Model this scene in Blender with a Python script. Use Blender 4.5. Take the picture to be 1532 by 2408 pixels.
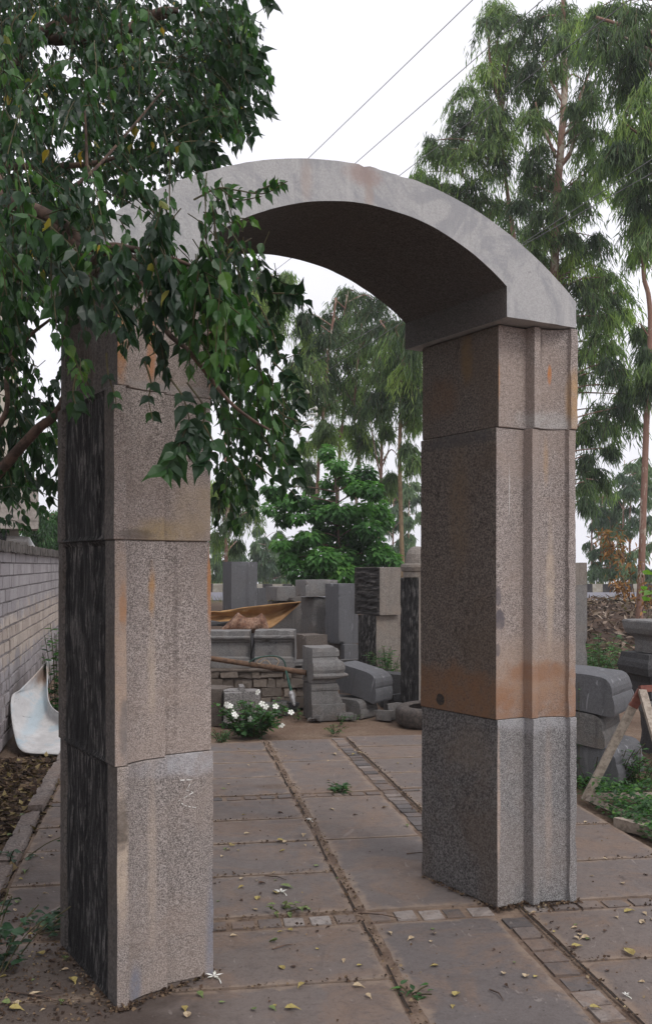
import bpy, bmesh, math, random
import numpy as np
from mathutils import Vector, Matrix, noise as mnoise

for o in list(bpy.data.objects):
    bpy.data.objects.remove(o)
SC = bpy.context.scene
COL = SC.collection
R = math.radians
rnd = random.Random(7)
rng = np.random.default_rng(11)

# ------------------------------------------------------------------ camera, sky, sun, exposure
F, CX, HY, EYE = 2340.0, 766.0, 1330.0, 1.6          # focal length, centre and horizon of the 1532 x 2408 picture; eye height
cam = bpy.data.cameras.new('camera')
cam_o = bpy.data.objects.new('camera', cam)
COL.objects.link(cam_o)
cam_o.location = (0, 0, EYE)
cam_o.rotation_euler = (R(90), 0, 0)
cam.sensor_width = 36.0
cam.lens = F / 2408 * 36
cam.shift_y = (HY - 1204) / 2408
cam.clip_end = 5000
SC.camera = cam_o

SUN_EL, SUN_AZ = R(52), R(142)                          # azimuth clockwise from +Y: behind the camera, to the right
world = bpy.data.worlds.new('World')
SC.world = world
world.use_nodes = True
wn = world.node_tree
wn.nodes.clear()
sky = wn.nodes.new('ShaderNodeTexSky')
sky.sky_type = 'NISHITA'
sky.sun_disc = False
sky.sun_elevation = SUN_EL
sky.sun_rotation = SUN_AZ
sky.dust_density = 4.0
hs = wn.nodes.new('ShaderNodeHueSaturation')
hs.inputs['Saturation'].default_value = 0.25
wn.links.new(sky.outputs[0], hs.inputs['Color'])
mx = wn.nodes.new('ShaderNodeMixRGB')                   # an even cloud deck over the clear sky
mx.inputs['Fac'].default_value = 0.86
wn.links.new(hs.outputs[0], mx.inputs[1])
mx.inputs[2].default_value = (9.8, 9.75, 10.4, 1)
ctc = wn.nodes.new('ShaderNodeTexCoord')
cno = wn.nodes.new('ShaderNodeTexNoise')
cno.inputs['Scale'].default_value = 2.2
cno.inputs['Detail'].default_value = 5
cno.inputs['Roughness'].default_value = 0.5
wn.links.new(ctc.outputs['Generated'], cno.inputs['Vector'])
crp = wn.nodes.new('ShaderNodeMapRange')
for i_, v_ in ((1, 0.3), (2, 0.7), (3, 0.86), (4, 1.06)): crp.inputs[i_].default_value = v_
wn.links.new(cno.outputs[0], crp.inputs[0])
cmx = wn.nodes.new('ShaderNodeMixRGB')
cmx.blend_type = 'MULTIPLY'
cmx.inputs[0].default_value = 1.0
wn.links.new(mx.outputs[0], cmx.inputs[1])
wn.links.new(crp.outputs[0], cmx.inputs[2])
bg = wn.nodes.new('ShaderNodeBackground')
bg.inputs['Strength'].default_value = 0.125
wn.links.new(cmx.outputs[0], bg.inputs['Color'])
wo = wn.nodes.new('ShaderNodeOutputWorld')
wn.links.new(bg.outputs[0], wo.inputs['Surface'])

sun = bpy.data.lights.new('sun', 'SUN')
sun.energy = 1.5
sun.angle = R(16)
sun.color = (1.0, 0.965, 0.92)
sun_o = bpy.data.objects.new('sun', sun)
COL.objects.link(sun_o)
sdir = Vector((math.sin(SUN_AZ) * math.cos(SUN_EL), math.cos(SUN_AZ) * math.cos(SUN_EL), math.sin(SUN_EL)))
sun_o.rotation_euler = sdir.to_track_quat('Z', 'Y').to_euler()
sun_o.location = (6, -8, 12)

SC.view_settings.view_transform = 'Standard'
SC.view_settings.look = 'None'
SC.view_settings.exposure = 0.0
SC.view_settings.gamma = 1.0
SC.cycles.max_bounces = 6
SC.cycles.transparent_max_bounces = 6
SC.cycles.volume_bounces = 0

# ------------------------------------------------------------------ placing helpers
def at(px, py, d):
    return Vector(((px - CX) / F * d, d, EYE + (HY - py) / F * d))
def gd(px, py, z=0.0):
    d = F * (EYE - z) / (py - HY)
    return Vector(((px - CX) / F * d, d, z))
def nz(x, y, z, s=1.0):
    return mnoise.noise(Vector((x * s, y * s, z * s)))

# ------------------------------------------------------------------ material helpers
class NT:
    def __init__(s, name):
        s.m = bpy.data.materials.new(name)
        s.m.use_nodes = True
        s.t = s.m.node_tree
        s.t.nodes.clear()
        s.out = s.t.nodes.new('ShaderNodeOutputMaterial')
        tc = s.t.nodes.new('ShaderNodeTexCoord')
        s.obj = tc.outputs['Object']
    def node(s, kind, outp=0, props=None, **ins):
        n = s.t.nodes.new(kind)
        for k, v in (props or {}).items():
            setattr(n, k, v)
        for k, v in ins.items():
            key = int(k[1:]) if k[0] == 'i' and k[1:].isdigit() else k.replace('_', ' ')
            s.put(n.inputs[key], v)
        return n.outputs[outp]
    def put(s, sock, v):
        if isinstance(v, bpy.types.NodeSocket):
            s.t.links.new(v, sock)
        elif isinstance(v, (tuple, list)) and len(v) == 3 and sock.type == 'RGBA':
            sock.default_value = (*v, 1)
        else:
            sock.default_value = v
    def noise(s, scale, detail=3, rough=0.55, vec=None, dist=0.0):
        return s.node('ShaderNodeTexNoise', 0, None, Vector=vec or s.obj, Scale=scale, Detail=detail, Roughness=rough, Distortion=dist)
    def math(s, op, a, b=0.0, c=None):
        n = s.t.nodes.new('ShaderNodeMath')
        n.operation = op
        s.put(n.inputs[0], a); s.put(n.inputs[1], b)
        if c is not None: s.put(n.inputs[2], c)
        return n.outputs[0]
    def ramp(s, x, a, b, lo=0.0, hi=1.0):
        n = s.t.nodes.new('ShaderNodeMapRange')
        n.interpolation_type = 'SMOOTHSTEP'
        s.put(n.inputs[0], x)
        for i, v in ((1, a), (2, b), (3, lo), (4, hi)): n.inputs[i].default_value = v
        return n.outputs[0]
    def mix(s, f, a, b, mode='MIX'):
        n = s.t.nodes.new('ShaderNodeMixRGB')
        n.blend_type = mode
        s.put(n.inputs[0], f); s.put(n.inputs[1], a); s.put(n.inputs[2], b)
        return n.outputs[0]
    def scaled(s, sc, loc=(0, 0, 0)):
        n = s.t.nodes.new('ShaderNodeMapping')
        s.t.links.new(s.obj, n.inputs[0])
        n.inputs['Scale'].default_value = sc
        n.inputs['Location'].default_value = loc
        return n.outputs[0]
    def attr(s, name):
        n = s.t.nodes.new('ShaderNodeAttribute')
        n.attribute_name = name
        return n.outputs['Fac']
    def blob(s, c, r, soft=0.5, wob=0.6, wscale=9.0):
        """a stain of its own shape: 1 inside an ellipsoid round c (object space), ragged by noise"""
        n = s.t.nodes.new('ShaderNodeMapping')
        s.t.links.new(s.obj, n.inputs[0])
        n.inputs['Scale'].default_value = tuple(1 / v for v in r)
        n.inputs['Location'].default_value = tuple(-a / v for a, v in zip(c, r))
        l = s.t.nodes.new('ShaderNodeVectorMath'); l.operation = 'LENGTH'
        s.t.links.new(n.outputs[0], l.inputs[0])
        w = s.math('MULTIPLY', s.math('SUBTRACT', s.noise(wscale, 4, 0.65), 0.5), wob * 2)
        return s.ramp(s.math('ADD', l.outputs['Value'], w), 1.0 - soft, 1.0 + soft * 0.6, 1.0, 0.0)
    def finish(s, color, rough=0.8, bump=None, bump_s=0.4, bump_d=0.004, spec=0.3, translucent=None, metallic=0.0):
        p = s.t.nodes.new('ShaderNodeBsdfPrincipled')
        s.put(p.inputs['Base Color'], color)
        s.put(p.inputs['Roughness'], rough)
        p.inputs['Specular IOR Level'].default_value = spec
        p.inputs['Metallic'].default_value = metallic
        if bump is not None:
            b = s.t.nodes.new('ShaderNodeBump')
            b.inputs['Strength'].default_value = bump_s
            b.inputs['Distance'].default_value = bump_d
            s.put(b.inputs['Height'], bump)
            s.t.links.new(b.outputs[0], p.inputs['Normal'])
        res = p.outputs[0]
        if translucent is not None:
            t = s.t.nodes.new('ShaderNodeBsdfTranslucent')
            s.put(t.inputs['Color'], translucent[0])
            mxs = s.t.nodes.new('ShaderNodeMixShader')
            mxs.inputs[0].default_value = translucent[1]
            s.t.links.new(res, mxs.inputs[1]); s.t.links.new(t.outputs[0], mxs.inputs[2])
            res = mxs.outputs[0]
        s.t.links.new(res, s.out.inputs['Surface'])
        return s.m

def granite(name, dark, light, grain=130, tone=None, tone_amt=0.6, tone_scale=3.0, fleck=0.5, bump=0.5, spots=(), contrast=0.14, rough=0.82, streak=0.0, speck=None, patch=0.35, scratch=0.0):
    s = NT(name)
    g = s.noise(grain, 4, 0.7)
    c = s.mix(s.ramp(g, 0.5 - contrast, 0.5 + contrast), dark, light)
    g2 = s.noise(grain * 0.28, 3, 0.6)
    c = s.mix(s.math('MULTIPLY', s.ramp(g2, 0.42, 0.72), 0.30), c, tuple(v * 0.55 for v in dark))
    if tone:
        c = s.mix(s.math('MULTIPLY', s.ramp(s.noise(tone_scale, 5, 0.65, None, 0.6), 0.4, 0.68), tone_amt), c, tone)
    if streak:
        st = s.noise(1.0, 5, 0.65, s.scaled((14, 14, 0.7)))
        c = s.mix(s.math('MULTIPLY', s.ramp(st, 0.5, 0.72), streak), c, tuple(v * 0.5 for v in dark))
    if scratch:
        sc1 = s.noise(1.0, 2, .5, s.scaled((26, 26, 5), (3, 0, 0)), .8)
        c = s.mix(s.math('MULTIPLY', s.ramp(sc1, .66, .70), scratch), c, tuple(min(1, v * 2.3) for v in light))
    if patch:                                           # pits and lichen
        pt = s.noise(7.0, 6, 0.75, None, 1.0)
        c = s.mix(s.math('MULTIPLY', s.ramp(pt, 0.58, 0.68), patch), c, tuple(v * 0.42 for v in dark))
    if fleck:
        v = s.node('ShaderNodeTexVoronoi', 0, None, Vector=s.obj, Scale=grain * 0.55)
        c = s.mix(s.math('MULTIPLY', s.ramp(v, 0.1, 0.32, 1, 0), fleck), c, tuple(v * 0.35 for v in dark))
    for (cc, r, col, amt, *o) in spots:
        c = s.mix(s.math('MULTIPLY', s.math('MULTIPLY', s.blob(cc, r, *o), amt), s.ramp(s.math('ADD', s.math('MULTIPLY', g, .5), s.math('MULTIPLY', s.noise(16, 4, .7), .6)), .38, .66, .35, 1.1)), c, col)
    return s.finish(c, rough, s.math('ADD', g, s.math('MULTIPLY', g2, 0.8)), bump, 0.006)

def plain(name, col, col2=None, scale=20, rough=0.7, bump=0.2, spec=0.3, metallic=0.0, lo=0.42, hi=0.62):
    s = NT(name)
    g = s.noise(scale, 5, 0.65)
    c = s.mix(s.ramp(g, lo, hi), col, col2 or tuple(v * 0.7 for v in col))
    return s.finish(c, rough, g, bump, 0.004, spec, metallic=metallic)

def leafmat(name, cols, trans=0.3, rough=0.45, spec=0.4):
    """cols: list of (position, colour) picked leaf by leaf through the 'tint' attribute"""
    s = NT(name)
    n = s.t.nodes.new('ShaderNodeValToRGB')
    e = n.color_ramp.elements
    e[0].position, e[0].color = cols[0][0], (*cols[0][1], 1)
    e[1].position, e[1].color = cols[-1][0], (*cols[-1][1], 1)
    for p, c in cols[1:-1]:
        k = e.new(p); k.color = (*c, 1)
    s.t.links.new(s.attr('tint'), n.inputs[0])
    c = n.outputs[0]
    tc = s.mix(1.0, c, (1.5, 1.9, 0.7), 'MULTIPLY')
    return s.finish(c, rough, None, spec=spec, translucent=(tc, trans))

# ------------------------------------------------------------------ object helpers
def tag(o, label=None, cat=None, group=None, kind=None):
    if label: o['label'] = label
    if cat: o['category'] = cat
    if group: o['group'] = group
    if kind: o['kind'] = kind
    return o
def empty(name, loc=(0, 0, 0), rz=0.0):
    o = bpy.data.objects.new(name, None)
    COL.objects.link(o)
    o.location = loc
    o.rotation_euler = (0, 0, rz)
    o.empty_display_size = 0.1
    return o

class MB:
    def __init__(s):
        s.V, s.F, s.M, s.T = [], [], [], []
    def add(s, verts, faces, mi=0, tint=0.5):
        b = len(s.V)
        s.V.extend([tuple(v) for v in verts])
        for f in faces:
            s.F.append(tuple(i + b for i in f)); s.M.append(mi); s.T.append(tint)
    def box(s, c, size, rz=0.0, mi=0, tint=0.5, jit=0.0, tilt=(0, 0)):
        hx, hy, hz = size[0] / 2, size[1] / 2, size[2] / 2
        m = Matrix.Rotation(rz, 3, 'Z') @ Matrix.Rotation(tilt[0], 3, 'X') @ Matrix.Rotation(tilt[1], 3, 'Y')
        vs = []
        for x, y, z in ((-1, -1, -1), (1, -1, -1), (1, 1, -1), (-1, 1, -1), (-1, -1, 1), (1, -1, 1), (1, 1, 1), (-1, 1, 1)):
            v = Vector((x * hx + rnd.uniform(-jit, jit), y * hy + rnd.uniform(-jit, jit), z * hz + rnd.uniform(-jit, jit)))
            vs.append(m @ v + Vector(c))
        s.add(vs, [(0, 3, 2, 1), (4, 5, 6, 7), (0, 1, 5, 4), (1, 2, 6, 5), (2, 3, 7, 6), (3, 0, 4, 7)], mi, tint)
    def tube(s, pts, radii, n=6, mi=0, tint=0.5, cap=True):
        pts = [Vector(p) for p in pts]
        if not hasattr(radii, '__len__'): radii = [radii] * len(pts)
        rings, up = [], Vector((0.31, 0.2, 0.93))
        vs = []
        for i, p in enumerate(pts):
            t = (pts[min(i + 1, len(pts) - 1)] - pts[max(i - 1, 0)]).normalized()
            x = t.cross(up)
            if x.length < 1e-3: x = t.cross(Vector((1, 0, 0)))
            x.normalize(); y = t.cross(x).normalized()
            for k in range(n):
                a = 2 * math.pi * k / n
                vs.append(p + (x * math.cos(a) + y * math.sin(a)) * radii[i])
        fs = []
        for i in range(len(pts) - 1):
            for k in range(n):
                a, b = i * n + k, i * n + (k + 1) % n
                fs.append((a, b, b + n, a + n))
        if cap:
            fs.append(tuple(range(n - 1, -1, -1)))
            fs.append(tuple((len(pts) - 1) * n + k for k in range(n)))
        s.add(vs, fs, mi, tint)
    def build(s, name, mats, parent=None, smooth=False, loc=None, rz=0.0):
        me = bpy.data.meshes.new(name)
        me.from_pydata(s.V, [], s.F)
        if not isinstance(mats, (list, tuple)): mats = [mats]
        for m in mats: me.materials.append(m)
        if len(mats) > 1: me.polygons.foreach_set('material_index', np.array(s.M, dtype=np.int32))
        a = me.attributes.new('tint', 'FLOAT', 'FACE')
        a.data.foreach_set('value', np.array(s.T, dtype=np.float32))
        if smooth: me.polygons.foreach_set('use_smooth', np.ones(len(s.F), dtype=bool))
        me.update()
        o = bpy.data.objects.new(name, me)
        COL.objects.link(o)
        if parent: o.parent = parent
        if loc is not None: o.location = loc
        if rz: o.rotation_euler = (0, 0, rz)
        return o

def bm_obj(bm, name, mats, parent=None, smooth=False):
    me = bpy.data.meshes.new(name)
    bm.to_mesh(me); bm.free()
    if not isinstance(mats, (list, tuple)): mats = [mats]
    for m in mats: me.materials.append(m)
    if smooth: me.polygons.foreach_set('use_smooth', np.ones(len(me.polygons), dtype=bool))
    o = bpy.data.objects.new(name, me)
    COL.objects.link(o)
    if parent: o.parent = parent
    return o

def spline(pts, n=8):
    """Catmull-Rom through pts"""
    pts = [Vector(p) for p in pts]
    P = [pts[0] * 2 - pts[1]] + pts + [pts[-1] * 2 - pts[-2]]
    out = []
    for i in range(1, len(P) - 2):
        for k in range(n):
            t = k / n
            a, b, c, d = P[i - 1], P[i], P[i + 1], P[i + 2]
            out.append(0.5 * ((2 * b) + (c - a) * t + (2 * a - 5 * b + 4 * c - d) * t * t + (3 * b - a - 3 * c + d) * t ** 3))
    out.append(pts[-1])
    return out

def chip(bm, amount=0.012, scale=6.0, seed=0.0, chips=0.03, ch_thr=0.2):
    """weather a stone: waver its surface and knock chips out of its edges"""
    bm.normal_update()
    cen = sum((v.co for v in bm.verts), Vector()) / len(bm.verts)
    for v in bm.verts:
        p = v.co
        n = nz(p.x + seed, p.y, p.z, scale)
        sharp = 0.0
        if len(v.link_faces) > 1:
            sharp = 1.0 - min(a.normal.dot(b.normal) for a in v.link_faces for b in v.link_faces)
        d = amount * n
        if sharp > 0.15:
            k = nz(p.x + seed * 2 + 5, p.y + 3, p.z, scale * 1.7)
            d -= max(0.0, k - ch_thr) * chips * 2 + abs(nz(p.x, p.y + seed, p.z, scale * 5)) * chips * 0.25
        dirv = v.normal if sharp < 0.15 else (v.normal * 0.7 + (p - cen).normalized() * 0.3)
        v.co = p + dirv * d

def stone_box(name, size, mats, loc=(0, 0, 0), rz=0.0, seed=0.0, cell=0.06, bev=0.006, amount=0.004, chips=0.02, tilt=(0, 0), taper=0.0, parent=None, rough_left=0.0, groove=0, skew=0.0):
    """a dressed block, origin at the middle of its bottom; optionally its left face is split and grooved"""
    w, d, h = size
    bm = bmesh.new()
    nx, ny, nzc = (max(2, min(40, int(round(v / cell)))) for v in (w, d, h))
    def face(n1, n2, fn):
        vs = [[bm.verts.new(fn(i / n1, j / n2)) for j in range(n2 + 1)] for i in range(n1 + 1)]
        fl = []
        for i in range(n1):
            for j in range(n2):
                fl.append(bm.faces.new((vs[i][j], vs[i + 1][j], vs[i + 1][j + 1], vs[i][j + 1])))
        return fl
    face(nx, nzc, lambda a, b: ((a - .5) * w, -d / 2, b * h))
    face(nx, nzc, lambda a, b: ((.5 - a) * w, d / 2, b * h))
    lf = face(ny, nzc, lambda a, b: (-w / 2, (.5 - a) * d, b * h))
    face(ny, nzc, lambda a, b: (w / 2, (a - .5) * d, b * h))
    face(nx, ny, lambda a, b: ((a - .5) * w, (b - .5) * d, h))
    face(nx, ny, lambda a, b: ((a - .5) * w, (.5 - b) * d, 0))
    if rough_left and len(mats) > 1:
        for f in lf: f.material_index = 1
    bmesh.ops.remove_doubles(bm, verts=bm.verts, dist=1e-5)
    if rough_left:
        for v in bm.verts:
            if abs(v.co.x + w / 2) < 1e-4 and abs(v.co.y) < d * 0.42 and 0.03 < v.co.z < h - 0.03:
                y, z = v.co.y, v.co.z
                g = nz(y * 22 + seed, z * 3, seed) if groove == 0 else abs(math.sin(z * 38 + nz(y * 4, z * 3, seed) * 1.5)) - 0.4 + nz(y * 8, z * 20, seed)
                v.co.x += g * rough_left + nz(y, z, seed, 30) * rough_left * 0.5
    for v in bm.verts:
        k = 1 - taper * v.co.z / h
        v.co.x *= k; v.co.y *= k
        v.co.x += skew * v.co.z
    chip(bm, amount, 5.0, seed, chips)
    o = bm_obj(bm, name, mats, parent)
    o.location = loc
    o.rotation_euler = (tilt[0], tilt[1], rz)
    return o

def prism(name, prof, length, mats, loc=(0, 0, 0), rz=0.0, n=6, seed=0.0, amount=0.003, chips=0.015, axis='X', parent=None, tilt=(0, 0), sub=0.05, smooth=False):
    """a closed profile (a, z) swept along one horizontal axis; the ends are capped. axis X: profile lies in y,z"""
    pts = []
    m = len(prof)
    for i in range(m):
        a, b = Vector(prof[i]), Vector(prof[(i + 1) % m])
        k = max(1, int((b - a).length / sub))
        for j in range(k): pts.append(a + (b - a) * j / k)
    bm = bmesh.new()
    rings = []
    for i in range(n + 1):
        t = (i / n - .5) * length
        rings.append([bm.verts.new((t, p[0], p[1]) if axis == 'X' else (p[0], t, p[1])) for p in pts])
    q = len(pts)
    for i in range(n):
        for k in range(q):
            bm.faces.new((rings[i][k], rings[i][(k + 1) % q], rings[i + 1][(k + 1) % q], rings[i + 1][k]))
    f1 = bm.faces.new(rings[0][::-1]); f2 = bm.faces.new(rings[n])
    bmesh.ops.triangulate(bm, faces=[f1, f2])
    bmesh.ops.recalc_face_normals(bm, faces=bm.faces)
    chip(bm, amount, 6.0, seed, chips)
    o = bm_obj(bm, name, mats, parent, smooth)
    o.location = loc
    o.rotation_euler = (tilt[0], tilt[1], rz)
    return o

def square_loft(name, prof, mats, loc, rz=0.0, sides=4, seed=0.0, parent=None, cut=0.12):
    """stacked mouldings: prof = [(z, half width)], on a plan with `sides` corners (cut corners when 4)"""
    bm = bmesh.new()
    if sides == 4:
        plan = []
        for k in range(4):
            for j in range(6):
                t = -1 + 2 * j / 6
                c, s_ = math.cos(k * math.pi / 2), math.sin(k * math.pi / 2)
                plan.append((c - t * s_, s_ + t * c))
    else:
        plan = [(math.cos(2 * math.pi * k / sides), math.sin(2 * math.pi * k / sides)) for k in range(sides)]
    rings = [[bm.verts.new((x * r, y * r, z)) for x, y in plan] for z, r in prof]
    q = len(plan)
    for i in range(len(prof) - 1):
        for k in range(q):
            bm.faces.new((rings[i][k], rings[i][(k + 1) % q], rings[i + 1][(k + 1) % q], rings[i + 1][k]))
    bm.faces.new(rings[0][::-1]); bm.faces.new(rings[-1])
    bmesh.ops.recalc_face_normals(bm, faces=bm.faces)
    chip(bm, 0.004, 7.0, seed, 0.012)
    o = bm_obj(bm, name, mats, parent)
    o.location = loc
    o.rotation_euler = (0, 0, rz)
    return o

# ------------------------------------------------------------------ leaves
LEAF_BROAD = (np.array([[0, 0, 0], [0, .30, -.05], [0, .64, -.04], [0, 1.0, -.16],
                        [-.20, .12, .06], [-.27, .36, .07], [-.075, .72, .0],
                        [.20, .12, .06], [.27, .36, .07], [.075, .72, .0]], float),
              [(0, 1, 5, 4), (1, 2, 6, 5), (2, 3, 6), (0, 7, 8, 1), (1, 8, 9, 2), (2, 9, 3)])
LEAF_NARROW = (np.array([[0, 0, 0], [.5, .38, .03], [.12, 1, -.05], [-.5, .38, .03]], float), [(0, 1, 2, 3)])
LEAF_SIMPLE = (np.array([[0, 0, 0], [.3, .35, .05], [.13, .75, .0], [0, 1, -.08], [-.13, .75, .0], [-.3, .35, .05]], float), [(0, 1, 2, 3), (0, 3, 4, 5)])

def leaf_mesh(name, tmpl, pos, dirs, nors, lens, tints, mat, parent=None, wid=1.0):
    """one mesh of many leaves; pos/dirs/nors are (n,3), lens (n,), wid scales width"""
    T, faces = tmpl
    n = len(pos)
    y = dirs / np.linalg.norm(dirs, axis=1, keepdims=True)
    x = np.cross(y, nors); x /= np.linalg.norm(x, axis=1, keepdims=True) + 1e-9
    z = np.cross(x, y)
    w = np.asarray(wid)
    L = lens[:, None, None]
    tx = T[:, 0][None, :, None]; ty = T[:, 1][None, :, None]; tz = T[:, 2][None, :, None]
    W = (w if w.ndim else np.full(n, float(w)))[:, None, None]
    V = pos[:, None, :] + L * (x[:, None, :] * tx * W + y[:, None, :] * ty + z[:, None, :] * tz)
    k = len(T)
    V = V.reshape(-1, 3)
    Fs = []
    for f in faces:
        Fs.append(np.array(f)[None, :] + (np.arange(n) * k)[:, None])
    me = bpy.data.meshes.new(name)
    fl = []
    tn = []
    for a in Fs:
        fl.extend(a.tolist()); tn.append(tints)
    me.from_pydata(V.tolist(), [], fl)
    a = me.attributes.new('tint', 'FLOAT', 'FACE')
    a.data.foreach_set('value', np.concatenate(tn).astype(np.float32))
    me.materials.append(mat)
    me.update()
    o = bpy.data.objects.new(name, me)
    COL.objects.link(o)
    if parent: o.parent = parent
    return o

class Leaves:
    def __init__(s): s.p, s.d, s.n, s.l, s.t = [], [], [], [], []
    def add(s, p, d, n, l, t):
        s.p.append(tuple(p)); s.d.append(tuple(d)); s.n.append(tuple(n)); s.l.append(l); s.t.append(t)
    def build(s, name, tmpl, mat, parent=None, wid=1.0):
        return leaf_mesh(name, tmpl, np.array(s.p), np.array(s.d), np.array(s.n), np.array(s.l), np.array(s.t), mat, parent, wid)

# ================================================================== GROUND, ROAD, PAVEMENT
def soil_h(x, y):
    """height of the ground: flat yard, then the bank that carries the road, then lower fields"""
    e = 14.3 + 1.0 * nz(x, 0, 3, 0.35)
    t = min(1, max(0, (y - e) / 7.5))
    t = t * t * (3 - 2 * t)
    h = -0.035 + t * 0.815
    if 9.0 < y < 23 or x < -1.9 or x > 3.0:
        h += nz(x, y, 0, 0.9) * 0.05 * min(1, max(0, (y - 9.2) / 2) if -1.9 < x < 3 else 0.5) + nz(x, y, 2, 3.0) * 0.012
    if t > 0.02 and t < 0.98: h += nz(x, y, 7, 1.6) * 0.10 * math.sin(math.pi * t)
    if 22.4 < y < 31: h = min(h, 0.785)
    if y > 36: h -= min(5.0, (y - 36) * 0.16)
    return h

s = NT('soil')
n1 = s.noise(1.3, 6, 0.7); n2 = s.noise(28, 5, 0.7)
c = s.mix(s.ramp(n1, .35, .68), (.135, .082, .055), (.21, .15, .108))
c = s.mix(s.math('MULTIPLY', s.ramp(n2, .45, .7), .6), c, (.06, .04, .03))
pos = s.t.nodes.new('ShaderNodeSeparateXYZ'); s.t.links.new(s.obj, pos.inputs[0])
far = s.ramp(pos.outputs[1], 21.0, 24.0)
c = s.mix(far, c, s.mix(s.ramp(n2, .4, .6), (.20, .17, .09), (.10, .12, .045)))
bank = s.math('MULTIPLY', s.ramp(pos.outputs[1], 14.6, 16.0), s.ramp(pos.outputs[1], 20.5, 22.0, 1, 0))
c = s.mix(s.math('MULTIPLY', bank, .75), c, s.mix(s.ramp(n2, .4, .62), (.035, .024, .02), (.10, .062, .042)))
M_soil = s.finish(c, .95, n2, .8, .03)

mb = MB()
xs = sorted(set([-150, -90, -60, -40, -28] + [round(-20 + .4 * i, 2) for i in range(101)] + [28, 40, 60, 90, 150]))
ys = sorted(set([-60, -30, -12, -6, -2] + [round(0 + .4 * i, 2) for i in range(96)] + [42, 50, 60, 80, 110, 160, 240]))
vid = [[(x, y, soil_h(x, y)) for x in xs] for y in ys]
vs = [v for row in vid for v in row]
nxx = len(xs)
fs = [(j * nxx + i, j * nxx + i + 1, (j + 1) * nxx + i + 1, (j + 1) * nxx + i) for j in range(len(ys) - 1) for i in range(nxx - 1)]
mb.add(vs, fs)
ground = tag(mb.build('ground', M_soil, None, True), kind='structure')

# the paving lies along its own axes: q runs away towards the yard, p across
PA = math.atan2(.156, .988)
pv = Vector((math.cos(PA), math.sin(PA), 0)); qv = Vector((-math.sin(PA), math.cos(PA), 0))
def pq(p, q, z=0.0): return Vector((pv.x * p + qv.x * q, pv.y * p + qv.y * q, z))

s = NT('slab')
t = s.attr('tint'); e = s.attr('edge')
nb = s.noise(2.2, 6, .7, None, .8); nf = s.noise(45, 5, .7); nm = s.noise(9, 5, .7)
c = s.mix(t, (.118, .102, .099), (.165, .127, .107))
c = s.mix(s.ramp(t, 1.0, 2.6, 0, .75), c, (.33, .30, .285))
c = s.mix(s.ramp(t, -1.0, 0.0, .7, 0), c, (.06, .055, .055))
c = s.mix(s.math('MULTIPLY', s.ramp(nb, .45, .62), .65), c, (.185, .122, .086))
c = s.mix(s.math('MULTIPLY', s.ramp(s.noise(1.1, 5, .7, s.scaled((1, 1, 1), (7, 3, 1))), .5, .68), .3), c, (.118, .11, .114))
c = s.mix(s.math('MULTIPLY', s.ramp(nf, .48, .72), .55), c, (.07, .056, .052))
c = s.mix(s.math('MULTIPLY', s.ramp(s.noise(130, 3, .7), .5, .8), .4), c, (.25, .215, .20))
c = s.mix(s.math('MULTIPLY', s.ramp(s.noise(18, 5, .75, None, 1.0), .62, .68), .6), c, (.055, .042, .038))
c = s.mix(s.math('MULTIPLY', s.ramp(s.noise(2.6, 7, .78, s.scaled((1, 1, 1), (11, 4, 2)), 2.0), .53, .60), .35), c, (.088, .072, .068))
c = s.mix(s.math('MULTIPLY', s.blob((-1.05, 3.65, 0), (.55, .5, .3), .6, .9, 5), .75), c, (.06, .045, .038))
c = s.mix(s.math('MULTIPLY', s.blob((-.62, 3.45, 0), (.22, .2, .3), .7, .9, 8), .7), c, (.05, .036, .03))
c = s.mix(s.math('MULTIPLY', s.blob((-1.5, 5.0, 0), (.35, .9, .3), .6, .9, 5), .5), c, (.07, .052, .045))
c = s.mix(s.math('MULTIPLY', s.blob((-.35, 7.2, 0), (.16, .09, .3), .4, .7, 9), .7), c, (.10, .065, .045))
c = s.mix(s.math('MULTIPLY', s.ramp(s.noise(3.6, 6, .8, s.scaled((1, 1, 1), (2, 9, 4)), 1.5), .6, .66), .35), c, (.085, .065, .058))
c = s.mix(s.math('MULTIPLY', s.ramp(s.noise(5.0, 3, .8, s.scaled((1, .35, 1), (2, 1, 4)), 3), .655, .69), .4), c, (.30, .26, .24))
c = s.mix(s.math('MULTIPLY', s.blob((1.18, 6.3, 0), (.11, .16, .3), .5, .6, 14), .7), c, (.36, .15, .06))
c = s.mix(s.math('MULTIPLY', s.blob((1.45, 2.95, 0), (.09, .12, .3), .5, .6, 14), .6), c, (.30, .13, .07))
ed = s.math('ADD', e, s.math('MULTIPLY', s.math('SUBTRACT', nm, .5), .16))
c = s.mix(s.math('MULTIPLY', s.ramp(ed, -.01, .04, 1, 0), .7), c, (.25, .185, .138))
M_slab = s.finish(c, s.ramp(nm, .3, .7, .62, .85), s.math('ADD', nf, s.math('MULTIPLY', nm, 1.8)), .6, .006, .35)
s = NT('mortar')
nf = s.noise(60, 5, .7); nb = s.noise(5, 5, .7)
c = s.mix(s.ramp(nb, .38, .65), (.13, .088, .066), (.24, .175, .13))
c = s.mix(s.math('MULTIPLY', s.ramp(nf, .5, .7), .6), c, (.06, .04, .03))
M_mortar = s.finish(c, .95, nf, .7, .006)

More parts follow.
